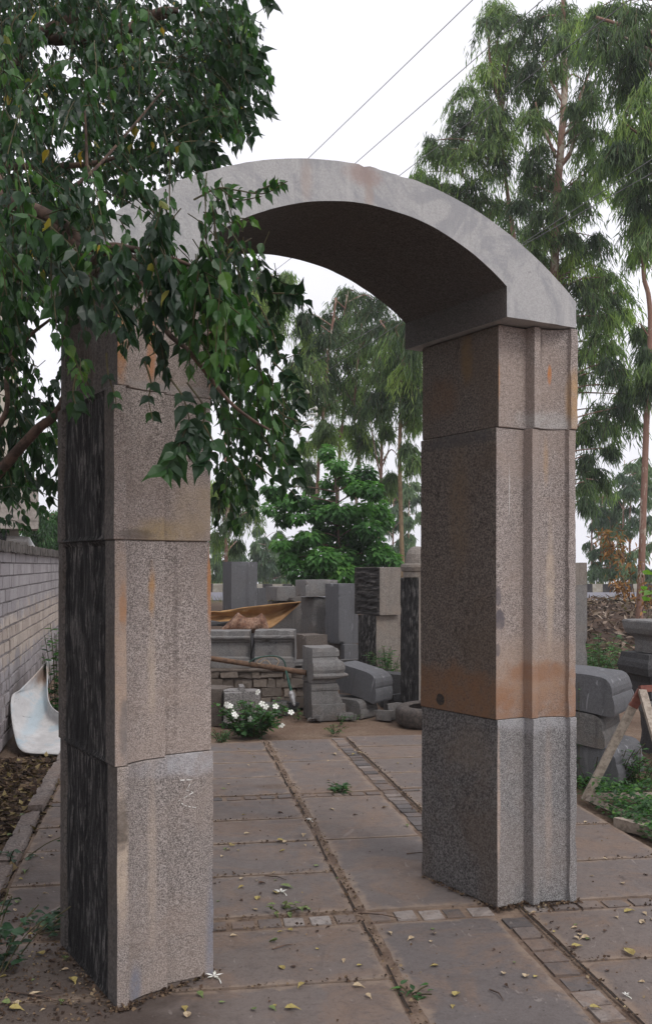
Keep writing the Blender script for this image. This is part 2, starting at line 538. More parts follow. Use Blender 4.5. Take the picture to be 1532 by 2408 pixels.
mb = MB(); edge_vals = []
def slab(p0, p1, q0, q1, tint, seed, z=0.0, cell=.055, wob=.009, eoff=0.0):
    n1 = max(2, int((p1 - p0) / cell)); n2 = max(2, int((q1 - q0) / cell))
    tx, ty = rnd.uniform(-.003, .003), rnd.uniform(-.003, .003)
    vs, ev = [], []
    for j in range(n2 + 1):
        for i in range(n1 + 1):
            p = p0 + (p1 - p0) * i / n1; q = q0 + (q1 - q0) * j / n2
            e = min(p - p0, p1 - p, q - q0, q1 - q)
            k = max(0, 1 - e / .05)
            a = nz(p, q, seed, 3.0) * wob + nz(p, q, seed + 4, 13) * wob * .6
            b = nz(p, q, seed + 9, 3.0) * wob + nz(p, q, seed + 14, 13) * wob * .6
            pp, qq = p + a * k, q + b * k
            zz = z + tx * (i / n1 - .5) + ty * (j / n2 - .5) + nz(p, q, seed, 2.2) * .0025 - (0.004 if e < 1e-6 else 0)
            vs.append(pq(pp, qq, zz)); ev.append(e + eoff)
    fs = [(j * (n1 + 1) + i, j * (n1 + 1) + i + 1, (j + 1) * (n1 + 1) + i + 1, (j + 1) * (n1 + 1) + i) for j in range(n2) for i in range(n1)]
    b = len(vs)                                         # edge skirts
    ring = [i for i in range(n1 + 1)] + [(j + 1) * (n1 + 1) - 1 for j in range(1, n2 + 1)] + [n2 * (n1 + 1) + i for i in range(n1 - 1, -1, -1)] + [j * (n1 + 1) for j in range(n2 - 1, 0, -1)]
    for r in ring:
        vs.append(vs[r] - Vector((0, 0, .022))); ev.append(eoff)
    m = len(ring)
    for i in range(m): fs.append((ring[i], b + i, b + (i + 1) % m, ring[(i + 1) % m]))
    mb.add(vs, fs, 0, tint); edge_vals.extend(ev)
def tiles_q(p0, p1, q0, q1, n, seed):                     # a strip of small setts running away along q
    for i in range(n):
        a = q0 + (q1 - q0) * i / n; b = q0 + (q1 - q0) * (i + 1) / n
        slab(p0 + rnd.uniform(0, .012), p1 - rnd.uniform(0, .012), a + .006, b - rnd.uniform(.006, .016), rnd.choice((-.9, -.4, .0, .5, 1.0, 1.8)), seed + i, rnd.uniform(-.004, .001), .05, .004, .07)
def tiles_p(p0, p1, q0, q1, n, seed):
    for i in range(n):
        a = p0 + (p1 - p0) * i / n; b = p0 + (p1 - p0) * (i + 1) / n
        slab(a + .006, b - rnd.uniform(.008, .03), q0 + rnd.uniform(0.004, .015), q1 - rnd.uniform(0.004, .015), rnd.choice((-.6, .0, .4, 1.0, 2.0, 2.6)), seed + i, rnd.uniform(-.005, .001), .05, .005, .07)
LQ = [1.2, 1.75, 2.4, 3.06, 3.78, 4.38]
LQ2 = [4.53, 5.15, 5.75, 6.27, 6.82]
LQ3 = [6.95, 7.52, 8.10, 8.60, 9.03]
sd = 0
for seq in (LQ, LQ2, LQ3):
    for a, b in zip(seq[:-1], seq[1:]):
        sd += 1
        g = rnd.choice((.006, .009, .014))
        slab(-.78, .845, a + g, b - g, rnd.uniform(0, .95), sd)
for a, b in ((1.2, 2.2), (2.2, 4.375), (4.54, 5.755), (5.755, 6.82), (6.95, 8.08), (8.08, 9.09)):
    sd += 1
    slab(.905, 1.468, a + .008, b - .008, rnd.uniform(0, .8), sd)
for seq in ([1.2, 2.0, 2.8, 3.82, 4.40], [4.53, 5.125, 5.84, 6.4, 6.90], [6.99, 7.53, 8.11, 8.65, 9.2]):
    for a, b in zip(seq[:-1], seq[1:]):
        sd += 1
        slab(1.645, 2.7, a + .008, b - .008, rnd.uniform(.2, 1.1), sd)
tiles_q(1.492, 1.606, 1.2, 4.36, 24, 200); tiles_q(1.492, 1.606, 4.56, 9.15, 42, 300)
tiles_p(-.78, .86, 4.40, 4.515, 14, 400); tiles_p(.90, 1.49, 4.395, 4.52, 5, 430); tiles_p(1.64, 2.7, 4.41, 4.52, 8, 440)
tiles_p(-.78, .86, 6.835, 6.935, 14, 460); tiles_p(.90, 1.49, 6.835, 6.935, 5, 480); tiles_p(1.64, 2.7, 6.905, 6.985, 8, 490)
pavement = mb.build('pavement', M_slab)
at_ = pavement.data.attributes.new('edge', 'FLOAT', 'POINT')
at_.data.foreach_set('value', np.array(edge_vals, dtype=np.float32))
tag(pavement, kind='structure')
mb = MB()                                               # bedding mortar with cracked joints
n1, n2 = 120, 200
vs = []
for j in range(n2 + 1):
    for i in range(n1 + 1):
        p = -.80 + 3.52 * i / n1; q = 1.1 + 8.02 * j / n2 + (0.0)
        z = -.013 + nz(p, q, 0, 9) * .003 + (.009 if abs(p - .874) < .035 else 0)
        if abs(p - .874 - nz(q, 0, 0, 2) * .012) < .02: z -= .006
        vs.append(pq(p, q, z))
mb.add(vs, [(j * (n1 + 1) + i, j * (n1 + 1) + i + 1, (j + 1) * (n1 + 1) + i + 1, (j + 1) * (n1 + 1) + i) for j in range(n2) for i in range(n1)])
tag(mb.build('pavement_bedding', M_mortar), kind='structure')
mb = MB()                                               # dark crack that wanders along the middle joint
q = 1.3
while q < 9.0:
    L = rnd.uniform(.25, .7)
    pts = [pq(.874 - .018 + nz(k, 1, 2, 1.7) * .016 + nz(k, 5, 2, 9) * .006, k, .0025) for k in np.arange(q, min(9.05, q + L), .04)]
    for a, b in zip(pts[:-1], pts[1:]):
        w = pv * (.0045 + .003 * nz(a.x, a.y, 4, 6))
        mb.add([a - w, a + w, b + w, b - w], [(0, 1, 2, 3)])
    q += L + rnd.uniform(0, .12)
for (p0, p1, q0) in ((1.62, 1.62, 1.3),):
    pts = [pq(1.628 + nz(k, 1, 7, 1.7) * .01, k, .001) for k in np.arange(1.4, 9.1, .06)]
    for a, b in zip(pts[:-1], pts[1:]):
        w = pv * (.005 + .004 * nz(a.x, a.y, 4, 3))
        mb.add([a - w, a + w, b + w, b - w], [(0, 1, 2, 3)])
M_crack = plain('crack', (.02, .014, .011), (.035, .024, .018), 30, .95, 0)
tag(mb.build('pavement_crack', M_crack), kind='structure')

# road on its bank, with the painted kerb of its far side
s = NT('asphalt')
nf = s.noise(60, 4, .7)
M_road = s.finish(s.mix(s.ramp(nf, .3, .7), (.15, .145, .17), (.21, .205, .235)), .8, nf, .3, .004)
mb = MB()
xs2 = np.arange(-60, 61, 4.0)
mb.add([(x, y, .80) for y in (22.9, 29.9) for x in xs2], [(i, i + 1, len(xs2) + i + 1, len(xs2) + i) for i in range(len(xs2) - 1)])
tag(mb.build('road', M_road), kind='structure')
M_kw = plain('kerb_white', (.42, .39, .33), (.30, .27, .22), 6, .85, .2)
M_kb = plain('kerb_black', (.045, .042, .045), (.08, .075, .07), 6, .85, .2)
mb = MB()
x = -40.0; k = 0
while x < 42:
    mb.box((x + .15, 30.05, .92), (.296, .28, .25), 0, k % 2, .5, .006)
    x += .30; k += 1
tag(mb.build('kerb', [M_kw, M_kb]), kind='structure')

# ================================================================== THE ARCHWAY
PINK_D, PINK_L = (.102, .084, .077), (.53, .462, .430)
RUST = (.40, .19, .08)
def gran_front(name, spots=(), d=PINK_D, l=PINK_L, **k):
    a = dict(grain=225, tone=(.34, .265, .222), tone_amt=.5, tone_scale=2.2, fleck=.3, bump=.6, spots=spots, contrast=.12, patch=.34)
    a.update(k)
    return granite(name, d, l, **a)
def split_stone(name, dark, ridge, sx=62, sz=9):
    s = NT(name)
    r1 = s.noise(1.0, 3, .6, s.scaled((sx, sx, sz))); r2 = s.noise(2.2, 5, .7); g = s.noise(120, 3, .7)
    c = s.mix(s.math('MULTIPLY', s.ramp(r1, .50, .64), s.ramp(r2, .32, .62)), dark, ridge)  # ridge highlights put into the colour as lighter dashes
    c = s.mix(s.math('MULTIPLY', s.ramp(g, .45, .7), .5), c, tuple(v * .4 for v in dark))
    return s.finish(c, .75, s.math('ADD', s.math('MULTIPLY', r1, 2.0), g), .9, .012)
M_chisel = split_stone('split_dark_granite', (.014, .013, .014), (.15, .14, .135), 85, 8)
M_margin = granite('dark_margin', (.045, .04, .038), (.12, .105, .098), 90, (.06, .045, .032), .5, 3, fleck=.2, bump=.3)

ARCH_A = R(30.67)
ua = Vector((math.cos(ARCH_A), math.sin(ARCH_A), 0)); va = Vector((-math.sin(ARCH_A), math.cos(ARCH_A), 0))
O0 = Vector((-.7525, 3.586, 0)) + ua * 1.114
arch = empty('stone_archway', O0, ARCH_A)
tag(arch, 'tall pinkish granite archway of two moulded pillars carrying one curved grey stone', 'archway')

def left_profile():
    """plan of the left pillar, anticlockwise from its outer front corner; (u, v, zone)"""
    pts = []
    def line(a, b, n, zone):
        for i in range(n): pts.append((a[0] + (b[0] - a[0]) * i / n, a[1] + (b[1] - a[1]) * i / n, zone))
    line((-1.114, 0), (-1.070, 0), 4, 'f')
    n = 14
    line((-1.070, 0), (-1.070, .022), 2, 'f')
    for i in range(n):
        t = i / n
        pts.append((-1.070 + .14 * t, .022 + .0505 * t + .012 * math.sin(math.pi * t), 'f'))
    line((-.93, .0725), (-.893, .0725), 3, 'f')
    line((-.893, .0725), (-.893, .115), 3, 'f')
    line((-.893, .115), (-.687, .110), 14, 'f')
    line((-.687, .110), (-.687, .73), 24, 'in')
    line((-.687, .73), (-1.114, .73), 14, 'b')
    line((-1.114, .73), (-1.114, .655), 6, 'm')
    line((-1.114, .655), (-1.114, .105), 62, 'r')
    line((-1.114, .105), (-1.114, 0), 8, 'm')
    return pts
def right_profile():
    pts = []
    def line(a, b, n, zone):
        for i in range(n): pts.append((a[0] + (b[0] - a[0]) * i / n, a[1] + (b[1] - a[1]) * i / n, zone))
    line((.758, .117), (.9275, .117), 12, 'f')
    line((.9275, .117), (.9275, .058), 3, 'f')
    line((.9275, .058), (.9646, .058), 3, 'f')
    n = 14
    line((.9646, .058), (.9646, .080), 2, 'f')
    for i in range(n):
        t = i / n
        pts.append((.9646 + .1424 * t, .080 - .056 * t + .014 * math.sin(math.pi * t), 'f'))
    line((1.107, .024), (1.107, 0), 2, 'f')
    line((1.107, 0), (1.148, 0), 4, 'f')
    line((1.148, 0), (1.148, .713), 24, 'o')
    line((1.148, .713), (.758, .713), 14, 'b')
    line((.758, .713), (.758, .117), 26, 'in')
    return pts

def pillar_block(prof, z0, z1, mats, parent, name, seed, rough=0.0, du=0.0, dv=0.0, slope=(0, 0, 0, 0), cell=.02, chips=.0055):
    """one block: the plan swept from z0 to z1. slope bends bottom and top joints: (b_u, b_v, t_u, t_v)"""
    cu = sum(p[0] for p in prof) / len(prof); cv = sum(p[1] for p in prof) / len(prof)
    m = len(prof)
    corner = []
    for i in range(m):
        a = Vector(prof[i][:2]) - Vector(prof[i - 1][:2]); b = Vector(prof[(i + 1) % m][:2]) - Vector(prof[i][:2])
        corner.append(1.0 if a.normalized().dot(b.normalized()) < .6 else 0.0)
    outer = [corner[i] and (abs(prof[i][0] - cu) > .15 and (prof[i][1] < .13 or prof[i][1] > .6)) for i in range(m)]
    nzv = int((z1 - z0) / cell)
    e_ = .0035 / (z1 - z0)
    ts = [0, e_] + [k / nzv for k in range(1, nzv)] + [1 - e_, 1]
    nzv = len(ts) - 1
    vs = []
    for j, t in enumerate(ts):
        for i, (u, v, zone) in enumerate(prof):
            lo = z0 + slope[0] * (u - cu) + slope[1] * (v - cv); hi = z1 + slope[2] * (u - cu) + slope[3] * (v - cv)
            z = lo + (hi - lo) * t
            uu, vv = u, v
            n = Vector((u - cu, v - cv)).normalized()
            endd = min(t, 1 - t) * (hi - lo)
            ins = 0.0
            if endd < .001: ins += .0075 + max(0, nz(u * 6, v * 6, seed + j)) * .006
            if corner[i]: ins += abs(nz(z * 14, seed, i)) * chips * .35 + .0006
            if outer[i]:
                ins += max(0, nz(z * 4.5, seed + i, 2) - .12) * chips * 3.2 + max(0, nz(z * 22, seed + i, 5)) * chips
            if zone == 'r' and endd > .01:
                g = (.5 - abs(nz(v * 30 + nz(v * 3, z * 2, seed) * 1.5, z * 1.6 + seed, 0)) * 2) * .013 + nz(v * 90, z * 9, seed + 3) * .005 + nz(v * 6, z * 4, seed) * .008
                uu += -g + .012
            else:
                uu += nz(u * 2, v * 2, z * 5 + seed) * .0016
                vv += nz(u * 2 + 9, v * 2, z * 5 + seed) * .0016
            uu -= n.x * ins; vv -= n.y * ins
            vs.append((uu + du, vv + dv, z - z0))
    fs, mi = [], []
    zi = {'f': 0, 'in': 1, 'b': 1, 'o': 0, 'm': 2, 'r': 3}
    for j in range(nzv):
        for i in range(m):
            a, b = j * m + i, j * m + (i + 1) % m
            fs.append((a, b, b + m, a + m)); mi.append(min(zi[prof[i][2]], len(mats) - 1))
    fs.append(tuple(range(m - 1, -1, -1))); fs.append(tuple(nzv * m + i for i in range(m))); mi += [1, 1]
    me = bpy.data.meshes.new(name)
    me.from_pydata(vs, [], fs)
    for mm in mats: me.materials.append(mm)
    me.polygons.foreach_set('material_index', np.array(mi, dtype=np.int32))
    me.update()
    o = bpy.data.objects.new(name, me); COL.objects.link(o)
    o.location = (0, 0, z0); o.parent = parent
    return o

LP, RP = left_profile(), right_profile()
DUST = (.50, .47, .455)
OCH = (.42, .26, .12)
mL4 = gran_front('left_foot_granite', [((-1.10, 0, .55), (.03, .03, .28), (.50, .40, .31), .7, .5, .5, 10), ((-.955, .02, .5), (.022, .1, .42), (.47, .38, .31), .5, .6, .7, 8),
    ((-1.1, .02, .66), (.035, .05, .10), (.04, .033, .03), .8, .4, .6, 22), ((-.78, .1, .84), (.13, .08, .06), (.46, .46, .49), .6, .4, .5, 14), ((-.69, .1, .1), (.03, .1, .3), (.16, .19, .26), .55, .6, .5, 8),
    ((-1.03, .05, .05), (.03, .06, .08), (.16, .18, .24), .7, .6, .5, 16), ((-.9, .05, .84), (.18, .1, .04), (.42, .42, .45), .35, .5, .6, 10)], d=(.088, .074, .069), l=(.45, .398, .372))
mL3 = gran_front('left_lower_granite', [((-1.10, 0, .45), (.035, .04, .42), (.45, .33, .25), .75, .5, .5, 7), ((-.953, .03, .62), (.016, .1, .11), (.44, .24, .09), .7, .6, .7, 12), ((-.953, .03, .30), (.02, .1, .22), (.48, .39, .31), .55, .6, .7, 9),
    ((-.70, .1, .64), (.012, .05, .17), (.46, .20, .07), .8, .5, .5, 10), ((-1.09, 0, .58), (.016, .05, .09), RUST, .6, .5, .6, 14), ((-1.085, 0, .14), (.02, .05, .11), (.17, .155, .15), .7, .5, .6, 18), ((-.84, .1, .5), (.012, .06, .4), (.1, .08, .075), .4, .6, .8, 9)])
mL2 = gran_front('left_middle_granite', [((-.88, .05, .03), (.16, .1, .06), (.36, .26, .12), .65, .6, .6, 9), ((-.75, .1, .12), (.10, .1, .12), (.40, .31, .21), .6, .6, .5, 7), ((-1.05, .05, .02), (.12, .1, .02), (.06, .05, .045), .6, .5, .7, 20)])
mL1 = gran_front('left_top_granite', [((-1.1, .02, .17), (.03, .06, .16), RUST, .85, .4, .5, 10), ((-.955, .04, .18), (.022, .1, .15), (.44, .21, .10), .85, .4, .5, 12), ((-.692, .1, .14), (.02, .06, .17), RUST, .85, .4, .5, 10), ((-.85, .1, .02), (.3, .1, .02), (.30, .29, .29), .5, .5, .6, 12)])
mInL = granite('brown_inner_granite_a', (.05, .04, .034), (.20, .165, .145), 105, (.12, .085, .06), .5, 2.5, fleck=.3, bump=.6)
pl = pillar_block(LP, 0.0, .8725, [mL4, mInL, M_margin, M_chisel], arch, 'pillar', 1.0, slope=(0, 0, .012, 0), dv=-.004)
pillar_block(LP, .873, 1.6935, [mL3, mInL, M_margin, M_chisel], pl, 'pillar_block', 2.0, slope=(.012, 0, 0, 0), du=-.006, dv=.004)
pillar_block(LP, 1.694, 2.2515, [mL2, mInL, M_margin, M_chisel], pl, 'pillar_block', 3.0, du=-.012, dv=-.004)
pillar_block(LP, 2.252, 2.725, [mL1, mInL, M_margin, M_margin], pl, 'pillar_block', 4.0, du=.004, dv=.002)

mR3 = gran_front('right_foot_granite', [((1.03, .05, .45), (.02, .1, .35), (.46, .36, .30), .35, .6, .5, 8), ((.95, .05, .87), (.25, .12, .06), (.46, .46, .48), .5, .5, .5, 10), ((.765, .12, .5), (.012, .03, .35), (.50, .38, .31), .7, .5, .6, 9)], d=(.075, .072, .073), l=(.385, .372, .370), tone_amt=.25)
mR2 = gran_front('right_middle_granite', [((.95, .1, .02), (.4, .3, .24), (.30, .165, .095), .75, .22, .55, 9), ((.98, .1, .22), (.16, .2, .045), (.25, .105, .05), .7, .5, .9, 14), ((.80, .1, .10), (.06, .2, .09), (.26, .12, .06), .6, .6, .9, 11), ((.95, .1, .24), (.4, .3, .14), (.40, .28, .20), .35, .5, .5, 6), ((1.04, .05, .62), (.018, .1, .3), (.52, .42, .33), .7, .6, .5, 7),
    ((.778, .117, .47), (.03, .05, .05), (.13, .115, .125), 1.1, .2, .3, 24), ((.768, .117, .58), (.018, .05, .05), (.14, .125, .135), 1.0, .2, .4, 24), ((.765, .117, .33), (.016, .05, .03), (.15, .13, .135), .9, .2, .4, 24), ((.835, .117, 1.07), (.0035, .03, .12), (.62, .60, .58), .8, .4, .2, 30), ((1.02, .05, 1.22), (.015, .08, .12), (.44, .29, .16), .5, .6, .4, 10)])
mR1 = gran_front('right_top_granite', [((1.035, .04, .26), (.011, .06, .055), (.52, .20, .06), .95, .35, .25, 20), ((1.13, 0, .13), (.04, .05, .16), (.46, .29, .14), .75, .4, .4, 8), ((.763, .12, .2), (.01, .03, .1), (.46, .24, .12), .8, .5, .5, 10), ((1.0, .05, .03), (.2, .1, .05), (.46, .45, .44), .5, .5, .6, 12), ((.985, .06, .4), (.012, .05, .1), (.12, .1, .09), .7, .6, .4, 12)])
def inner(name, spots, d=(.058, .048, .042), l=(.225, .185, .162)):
    return granite(name, d, l, 105, (.125, .088, .062), .5, 2.2, fleck=.35, bump=.6, spots=spots, patch=.7)  # brown patina, with shade of the inner face also put into the colour
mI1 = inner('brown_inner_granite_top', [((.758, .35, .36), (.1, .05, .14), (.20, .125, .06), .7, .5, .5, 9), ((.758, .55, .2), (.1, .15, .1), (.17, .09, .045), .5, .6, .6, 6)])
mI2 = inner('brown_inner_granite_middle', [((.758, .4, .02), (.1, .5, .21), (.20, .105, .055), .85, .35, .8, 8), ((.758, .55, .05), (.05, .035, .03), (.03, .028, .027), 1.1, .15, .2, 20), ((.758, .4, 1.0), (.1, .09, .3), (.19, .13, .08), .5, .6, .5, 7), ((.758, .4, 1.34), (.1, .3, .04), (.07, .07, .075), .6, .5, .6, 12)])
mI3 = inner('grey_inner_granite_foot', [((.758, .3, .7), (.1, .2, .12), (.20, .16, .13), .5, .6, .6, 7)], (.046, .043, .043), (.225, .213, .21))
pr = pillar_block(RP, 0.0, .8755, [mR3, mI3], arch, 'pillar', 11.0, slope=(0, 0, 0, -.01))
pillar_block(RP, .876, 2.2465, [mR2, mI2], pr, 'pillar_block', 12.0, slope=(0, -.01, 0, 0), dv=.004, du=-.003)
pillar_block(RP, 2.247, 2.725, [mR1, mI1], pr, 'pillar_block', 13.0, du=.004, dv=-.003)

# chalk marks drawn on the stones
M_chalk = plain('chalk', (.75, .73, .70), (.5, .48, .46), 90, .95, 0)
def chalk(parent, pts, w=.006):
    mb = MB()
    for a, b in zip(pts[:-1], pts[1:]):
        a, b = Vector(a), Vector(b)
        d = (b - a); sdv = Vector((d.z, 0, -d.x)).normalized() * w
        k = max(1, int(d.length / .008))
        for i in range(k):
            if rnd.random() < .4: continue
            p, q = a + d * i / k, a + d * (i + 1) / k
            j = rnd.uniform(.4, 1.1)
            mb.add([p - sdv * j, q - sdv * j, q + sdv * j, p + sdv * j], [(0, 1, 2, 3)])
    return mb.build('chalk_mark', M_chalk, parent)
ch = chalk(pl, [(-.825, .1065, .775), (-.775, .1065, .772), (-.80, .1065, .735), (-.772, .1065, .722), (-.835, .1065, .695), (-.80, .1065, .672), (-.76, .1065, .662)], .0021)

# the curved stone
s = NT('arch_granite')
g = s.noise(130, 4, .7); g2 = s.noise(30, 4, .65); g3 = s.noise(4, 6, .7, None, 1.2)
c = s.mix(s.ramp(g, .3, .7), (.335, .33, .33), (.44, .436, .438))
c = s.mix(s.math('MULTIPLY', s.ramp(g3, .46, .62), .7), c, (.265, .268, .285))
c = s.mix(s.math('MULTIPLY', s.ramp(g2, .52, .75), .25), c, (.27, .265, .28))
st = s.noise(1.0, 5, .7, s.scaled((11, 3, 1.3)))
c = s.mix(s.math('MULTIPLY', s.ramp(st, .5, .66), .4), c, (.50, .49, .48))
pit = s.noise(24, 6, .8, None, .6)
c = s.mix(s.math('MULTIPLY', s.ramp(pit, .60, .68), .5), c, (.20, .195, .195))
c = s.mix(s.math('MULTIPLY', s.ramp(s.noise(1.0, 4, .7, s.scaled((30, 3, 2.2), (5, 0, 1))), .56, .7), .35), c, (.24, .235, .235))
c = s.mix(s.math('MULTIPLY', s.blob((-.06, 0, 3.22), (.09, .06, .05), .6, .6, 14), .6), c, (.30, .20, .17))
c = s.mix(s.math('MULTIPLY', s.blob((-.03, 0, 3.14), (.025, .06, .09), .6, .6, 14), .5), c, (.34, .26, .22))
c = s.mix(s.math('MULTIPLY', s.blob((-.33, 0, 3.15), (.03, .06, .1), .6, .6, 10), .4), c, (.40, .31, .26))
M_arch = s.finish(c, .72, s.math('ADD', g, g2), .35, .004)
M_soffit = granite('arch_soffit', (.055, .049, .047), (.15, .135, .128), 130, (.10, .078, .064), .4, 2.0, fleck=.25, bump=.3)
UL, UR, INR = -1.1486, 1.148, .715
zb, zsp, zcr, zoe, zot = 2.729, 2.867, 3.10, 2.852, 3.264
Ri = (INR ** 2 + (zcr - zsp) ** 2) / (2 * (zcr - zsp)); Re = (1.148 ** 2 + (zot - zoe) ** 2) / (2 * (zot - zoe))
def zi_(u): return zcr - Ri + math.sqrt(max(0, Ri * Ri - u * u))
def ze_(u): return zot - Re + math.sqrt(max(0, Re * Re - u * u))
NU = 84
us = [UL + (UR - UL) * i / NU for i in range(NU + 1)]
us = sorted(us + [-INR, INR])
lowp, topp = [], []
for u in us:
    topp.append((u, ze_(u)))
outl = [(u, zb) for u in us if u <= -INR] + [(-INR, zb + (zsp - zb) * k / 4) for k in range(1, 4)] + [(u, zi_(u)) for u in us if -INR <= u <= INR] + [(INR, zsp + (zb - zsp) * k / 4) for k in range(1, 4)] + [(u, zb) for u in us if u >= INR]
top = [(u, ze_(u)) for u in reversed(us)]
side_r = [(UR, zb + (zoe - zb) * k / 4) for k in range(1, 4)]
side_l = [(UL, zoe + (zb - zoe) * k / 4) for k in range(1, 4)]
loop = outl + side_r + top + side_l
NV = 24; V0, V1 = 0.0, .80
bm = bmesh.new()
rings = []
nl = len(loop); n_in = len(outl)
for j in range(NV + 1):
    v = V0 + (V1 - V0) * j / NV
    ring = []
    for i, (u, z) in enumerate(loop):
        endc = (j == 0 or j == NV)
        k = 0.0
        if endc:
            k = .002 + abs(nz(u * 9, z * 9, j)) * .004
            if i >= n_in and -.12 < u < .3 and j == 0: k += max(0, nz(u * 26, 3, 0)) * .014
        w = Vector((0 - u, 2.9 - z)).normalized() if i >= n_in else (Vector((u, z - 1.9)).normalized() if abs(u) <= INR else Vector((0, 1)))
        du = nz(u * 5, v * 5, z * 5) * .003
        ring.append(bm.verts.new((u + w.x * k + du, v + (k * .6 if j == 0 else 0) + nz(u * 3, z * 3, v) * .002, z + w.y * k + nz(u * 6, v * 6, 9) * .002)))
    rings.append(ring)
for j in range(NV):
    for i in range(nl):
        f = bm.faces.new((rings[j][i], rings[j][(i + 1) % nl], rings[j + 1][(i + 1) % nl], rings[j + 1][i]))
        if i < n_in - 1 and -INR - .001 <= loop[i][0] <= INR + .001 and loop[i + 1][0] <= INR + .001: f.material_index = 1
nb_l = sum(1 for u in us if u <= -INR)
def bot_i(k, left):                                     # index in the loop of the lower point at us[k], seen from the piece on its right or left
    u = us[k]
    if u < -INR - 1e-6: return k
    if abs(u + INR) < 1e-6: return k if left else k + 4
    if u < INR - 1e-6: return k + 4
    if abs(u - INR) < 1e-6: return k + 4 if left else k + 8
    return k + 8
assert abs(loop[bot_i(nb_l - 1, False)][1] - zsp) < 1e-6 or True
t0 = len(outl) + len(side_r)
def top_i(k): return t0 + (len(us) - 1 - k)
for ring, flip in ((rings[0], False), (rings[NV], True)):
    for k in range(len(us) - 1):
        a, b = bot_i(k, False), bot_i(k + 1, True)
        idx = [a, b]
        if abs(us[k + 1] + INR) < 1e-6: idx += [b + 1, b + 2, b + 3, b + 4]
        if k == len(us) - 2: idx += list(range(len(outl), t0))
        idx += [top_i(k + 1), top_i(k)]
        if k == 0: idx += list(range(t0 + len(us), nl))
        if abs(us[k] - INR) < 1e-6: idx += [a - 4, a - 3, a - 2, a - 1]
        bm.faces.new([ring[i] for i in (idx[::-1] if flip else idx)])
bmesh.ops.recalc_face_normals(bm, faces=bm.faces)
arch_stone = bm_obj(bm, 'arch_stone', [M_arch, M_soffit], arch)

# ================================================================== BRICK WALL AND BUILDING ON THE LEFT
WA, WB = Vector((-2.02, 4.6, 0)), Vector((-2.02 - .192 * 12.6, 4.6 + 12.6, 0))
wdir = (WB - WA).normalized(); WL = (WB - WA).length
wang = math.atan2(wdir.y, wdir.x)
wall = empty('brick_wall', WA, wang)                     # local x runs along the wall, local -y faces the path
tag(wall, 'long weathered brick boundary wall on the left, grey whitewash above and worn bare bricks below', 'wall')
s = NT('brick')
t = s.attr('tint'); g = s.noise(40, 5, .7); g2 = s.noise(3, 6, .7)
sp = s.t.nodes.new('ShaderNodeSeparateXYZ'); s.t.links.new(s.obj, sp.inputs[0])
hgt = s.math('ADD', sp.outputs[2], s.math('MULTIPLY', s.math('SUBTRACT', g2, .5), .9))
c_up = s.mix(t, (.30, .275, .285), (.38, .355, .365)); c_dn = s.mix(t, (.40, .335, .295), (.52, .45, .395))
band = s.math('MULTIPLY', s.ramp(hgt, .65, .8), s.ramp(hgt, 1.05, 1.25, 1, 0))
c = s.mix(band, c_up, c_dn)
c = s.mix(s.ramp(hgt, .3, .6, 1, 0), c, s.mix(t, (.17, .15, .152), (.26, .23, .228)))
c = s.mix(s.math('MULTIPLY', s.ramp(g, .5, .7), .4), c, (.11, .095, .09))
c = s.mix(s.math('MULTIPLY', s.ramp(s.noise(1.0, 5, .7, s.scaled((5, 5, .5))), .52, .7), .45), c, (.09, .08, .08))
M_brick = s.finish(c, .95, g, .6, .006)
M_wmort = plain('wall_mortar', (.32, .295, .292), (.24, .215, .212), 25, .95, .5)
M_coping = plain('coping_brick', (.13, .115, .105), (.065, .058, .055), 16, .95, .6)
mb = MB(); mo = MB()
z = .02; row = 0
while z < 1.64:
    hgt_b = .103
    er = max(0, min(1, (1.25 - z) / .25))              # mortar worn back in the lower courses
    x = -.15 if row % 2 else 0.0
    while x < WL:
        L = .30
        e2 = er * max(.15, min(1, .6 + 1.2 * nz(x * .6, z * 2, 3)))
        if z < .7 and x > 3.6 and x < 4.1 + .5 * nz(z, 0, 0, 4) and rnd.random() < .5:
            x += L + .012; continue
        mb.box((x + L / 2, .055 + rnd.uniform(-.003, .003) - .004 * (1 - e2), z + hgt_b / 2), (L - .002 - .03 * e2, .11, hgt_b - .001 - .022 * e2), rnd.uniform(-.006, .006), 0, rnd.random(), .002 + .004 * e2)
        x += L + .011
    z += .115; row += 1
for k in range(int(WL / .3)):
    mo.add([], [])
nx_, nz_ = 80, 18
vs = [(WL * i / nx_, .016 + .008 * nz(i * .5, j * .7, 0), 1.72 * j / nz_) for j in range(nz_ + 1) for i in range(nx_ + 1)]
mb.add(vs, [(j * (nx_ + 1) + i, j * (nx_ + 1) + i + 1, (j + 1) * (nx_ + 1) + i + 1, (j + 1) * (nx_ + 1) + i) for j in range(nz_) for i in range(nx_)], 1)
mb.box((WL / 2, .16, .855), (WL, .20, 1.71), 0, 1)
mb.build('brickwork', [M_brick, M_wmort], wall)
cp = MB()
x = 0
while x < WL:
    w = rnd.uniform(.068, .078)
    cp.box((x + w / 2, .11 + rnd.uniform(-.008, .008), 1.765 + rnd.uniform(-.006, .006)), (w, .30, .09), rnd.uniform(-.03, .03), 0, rnd.random(), .004)
    x += w + .006
cp.build('coping', M_coping, wall)

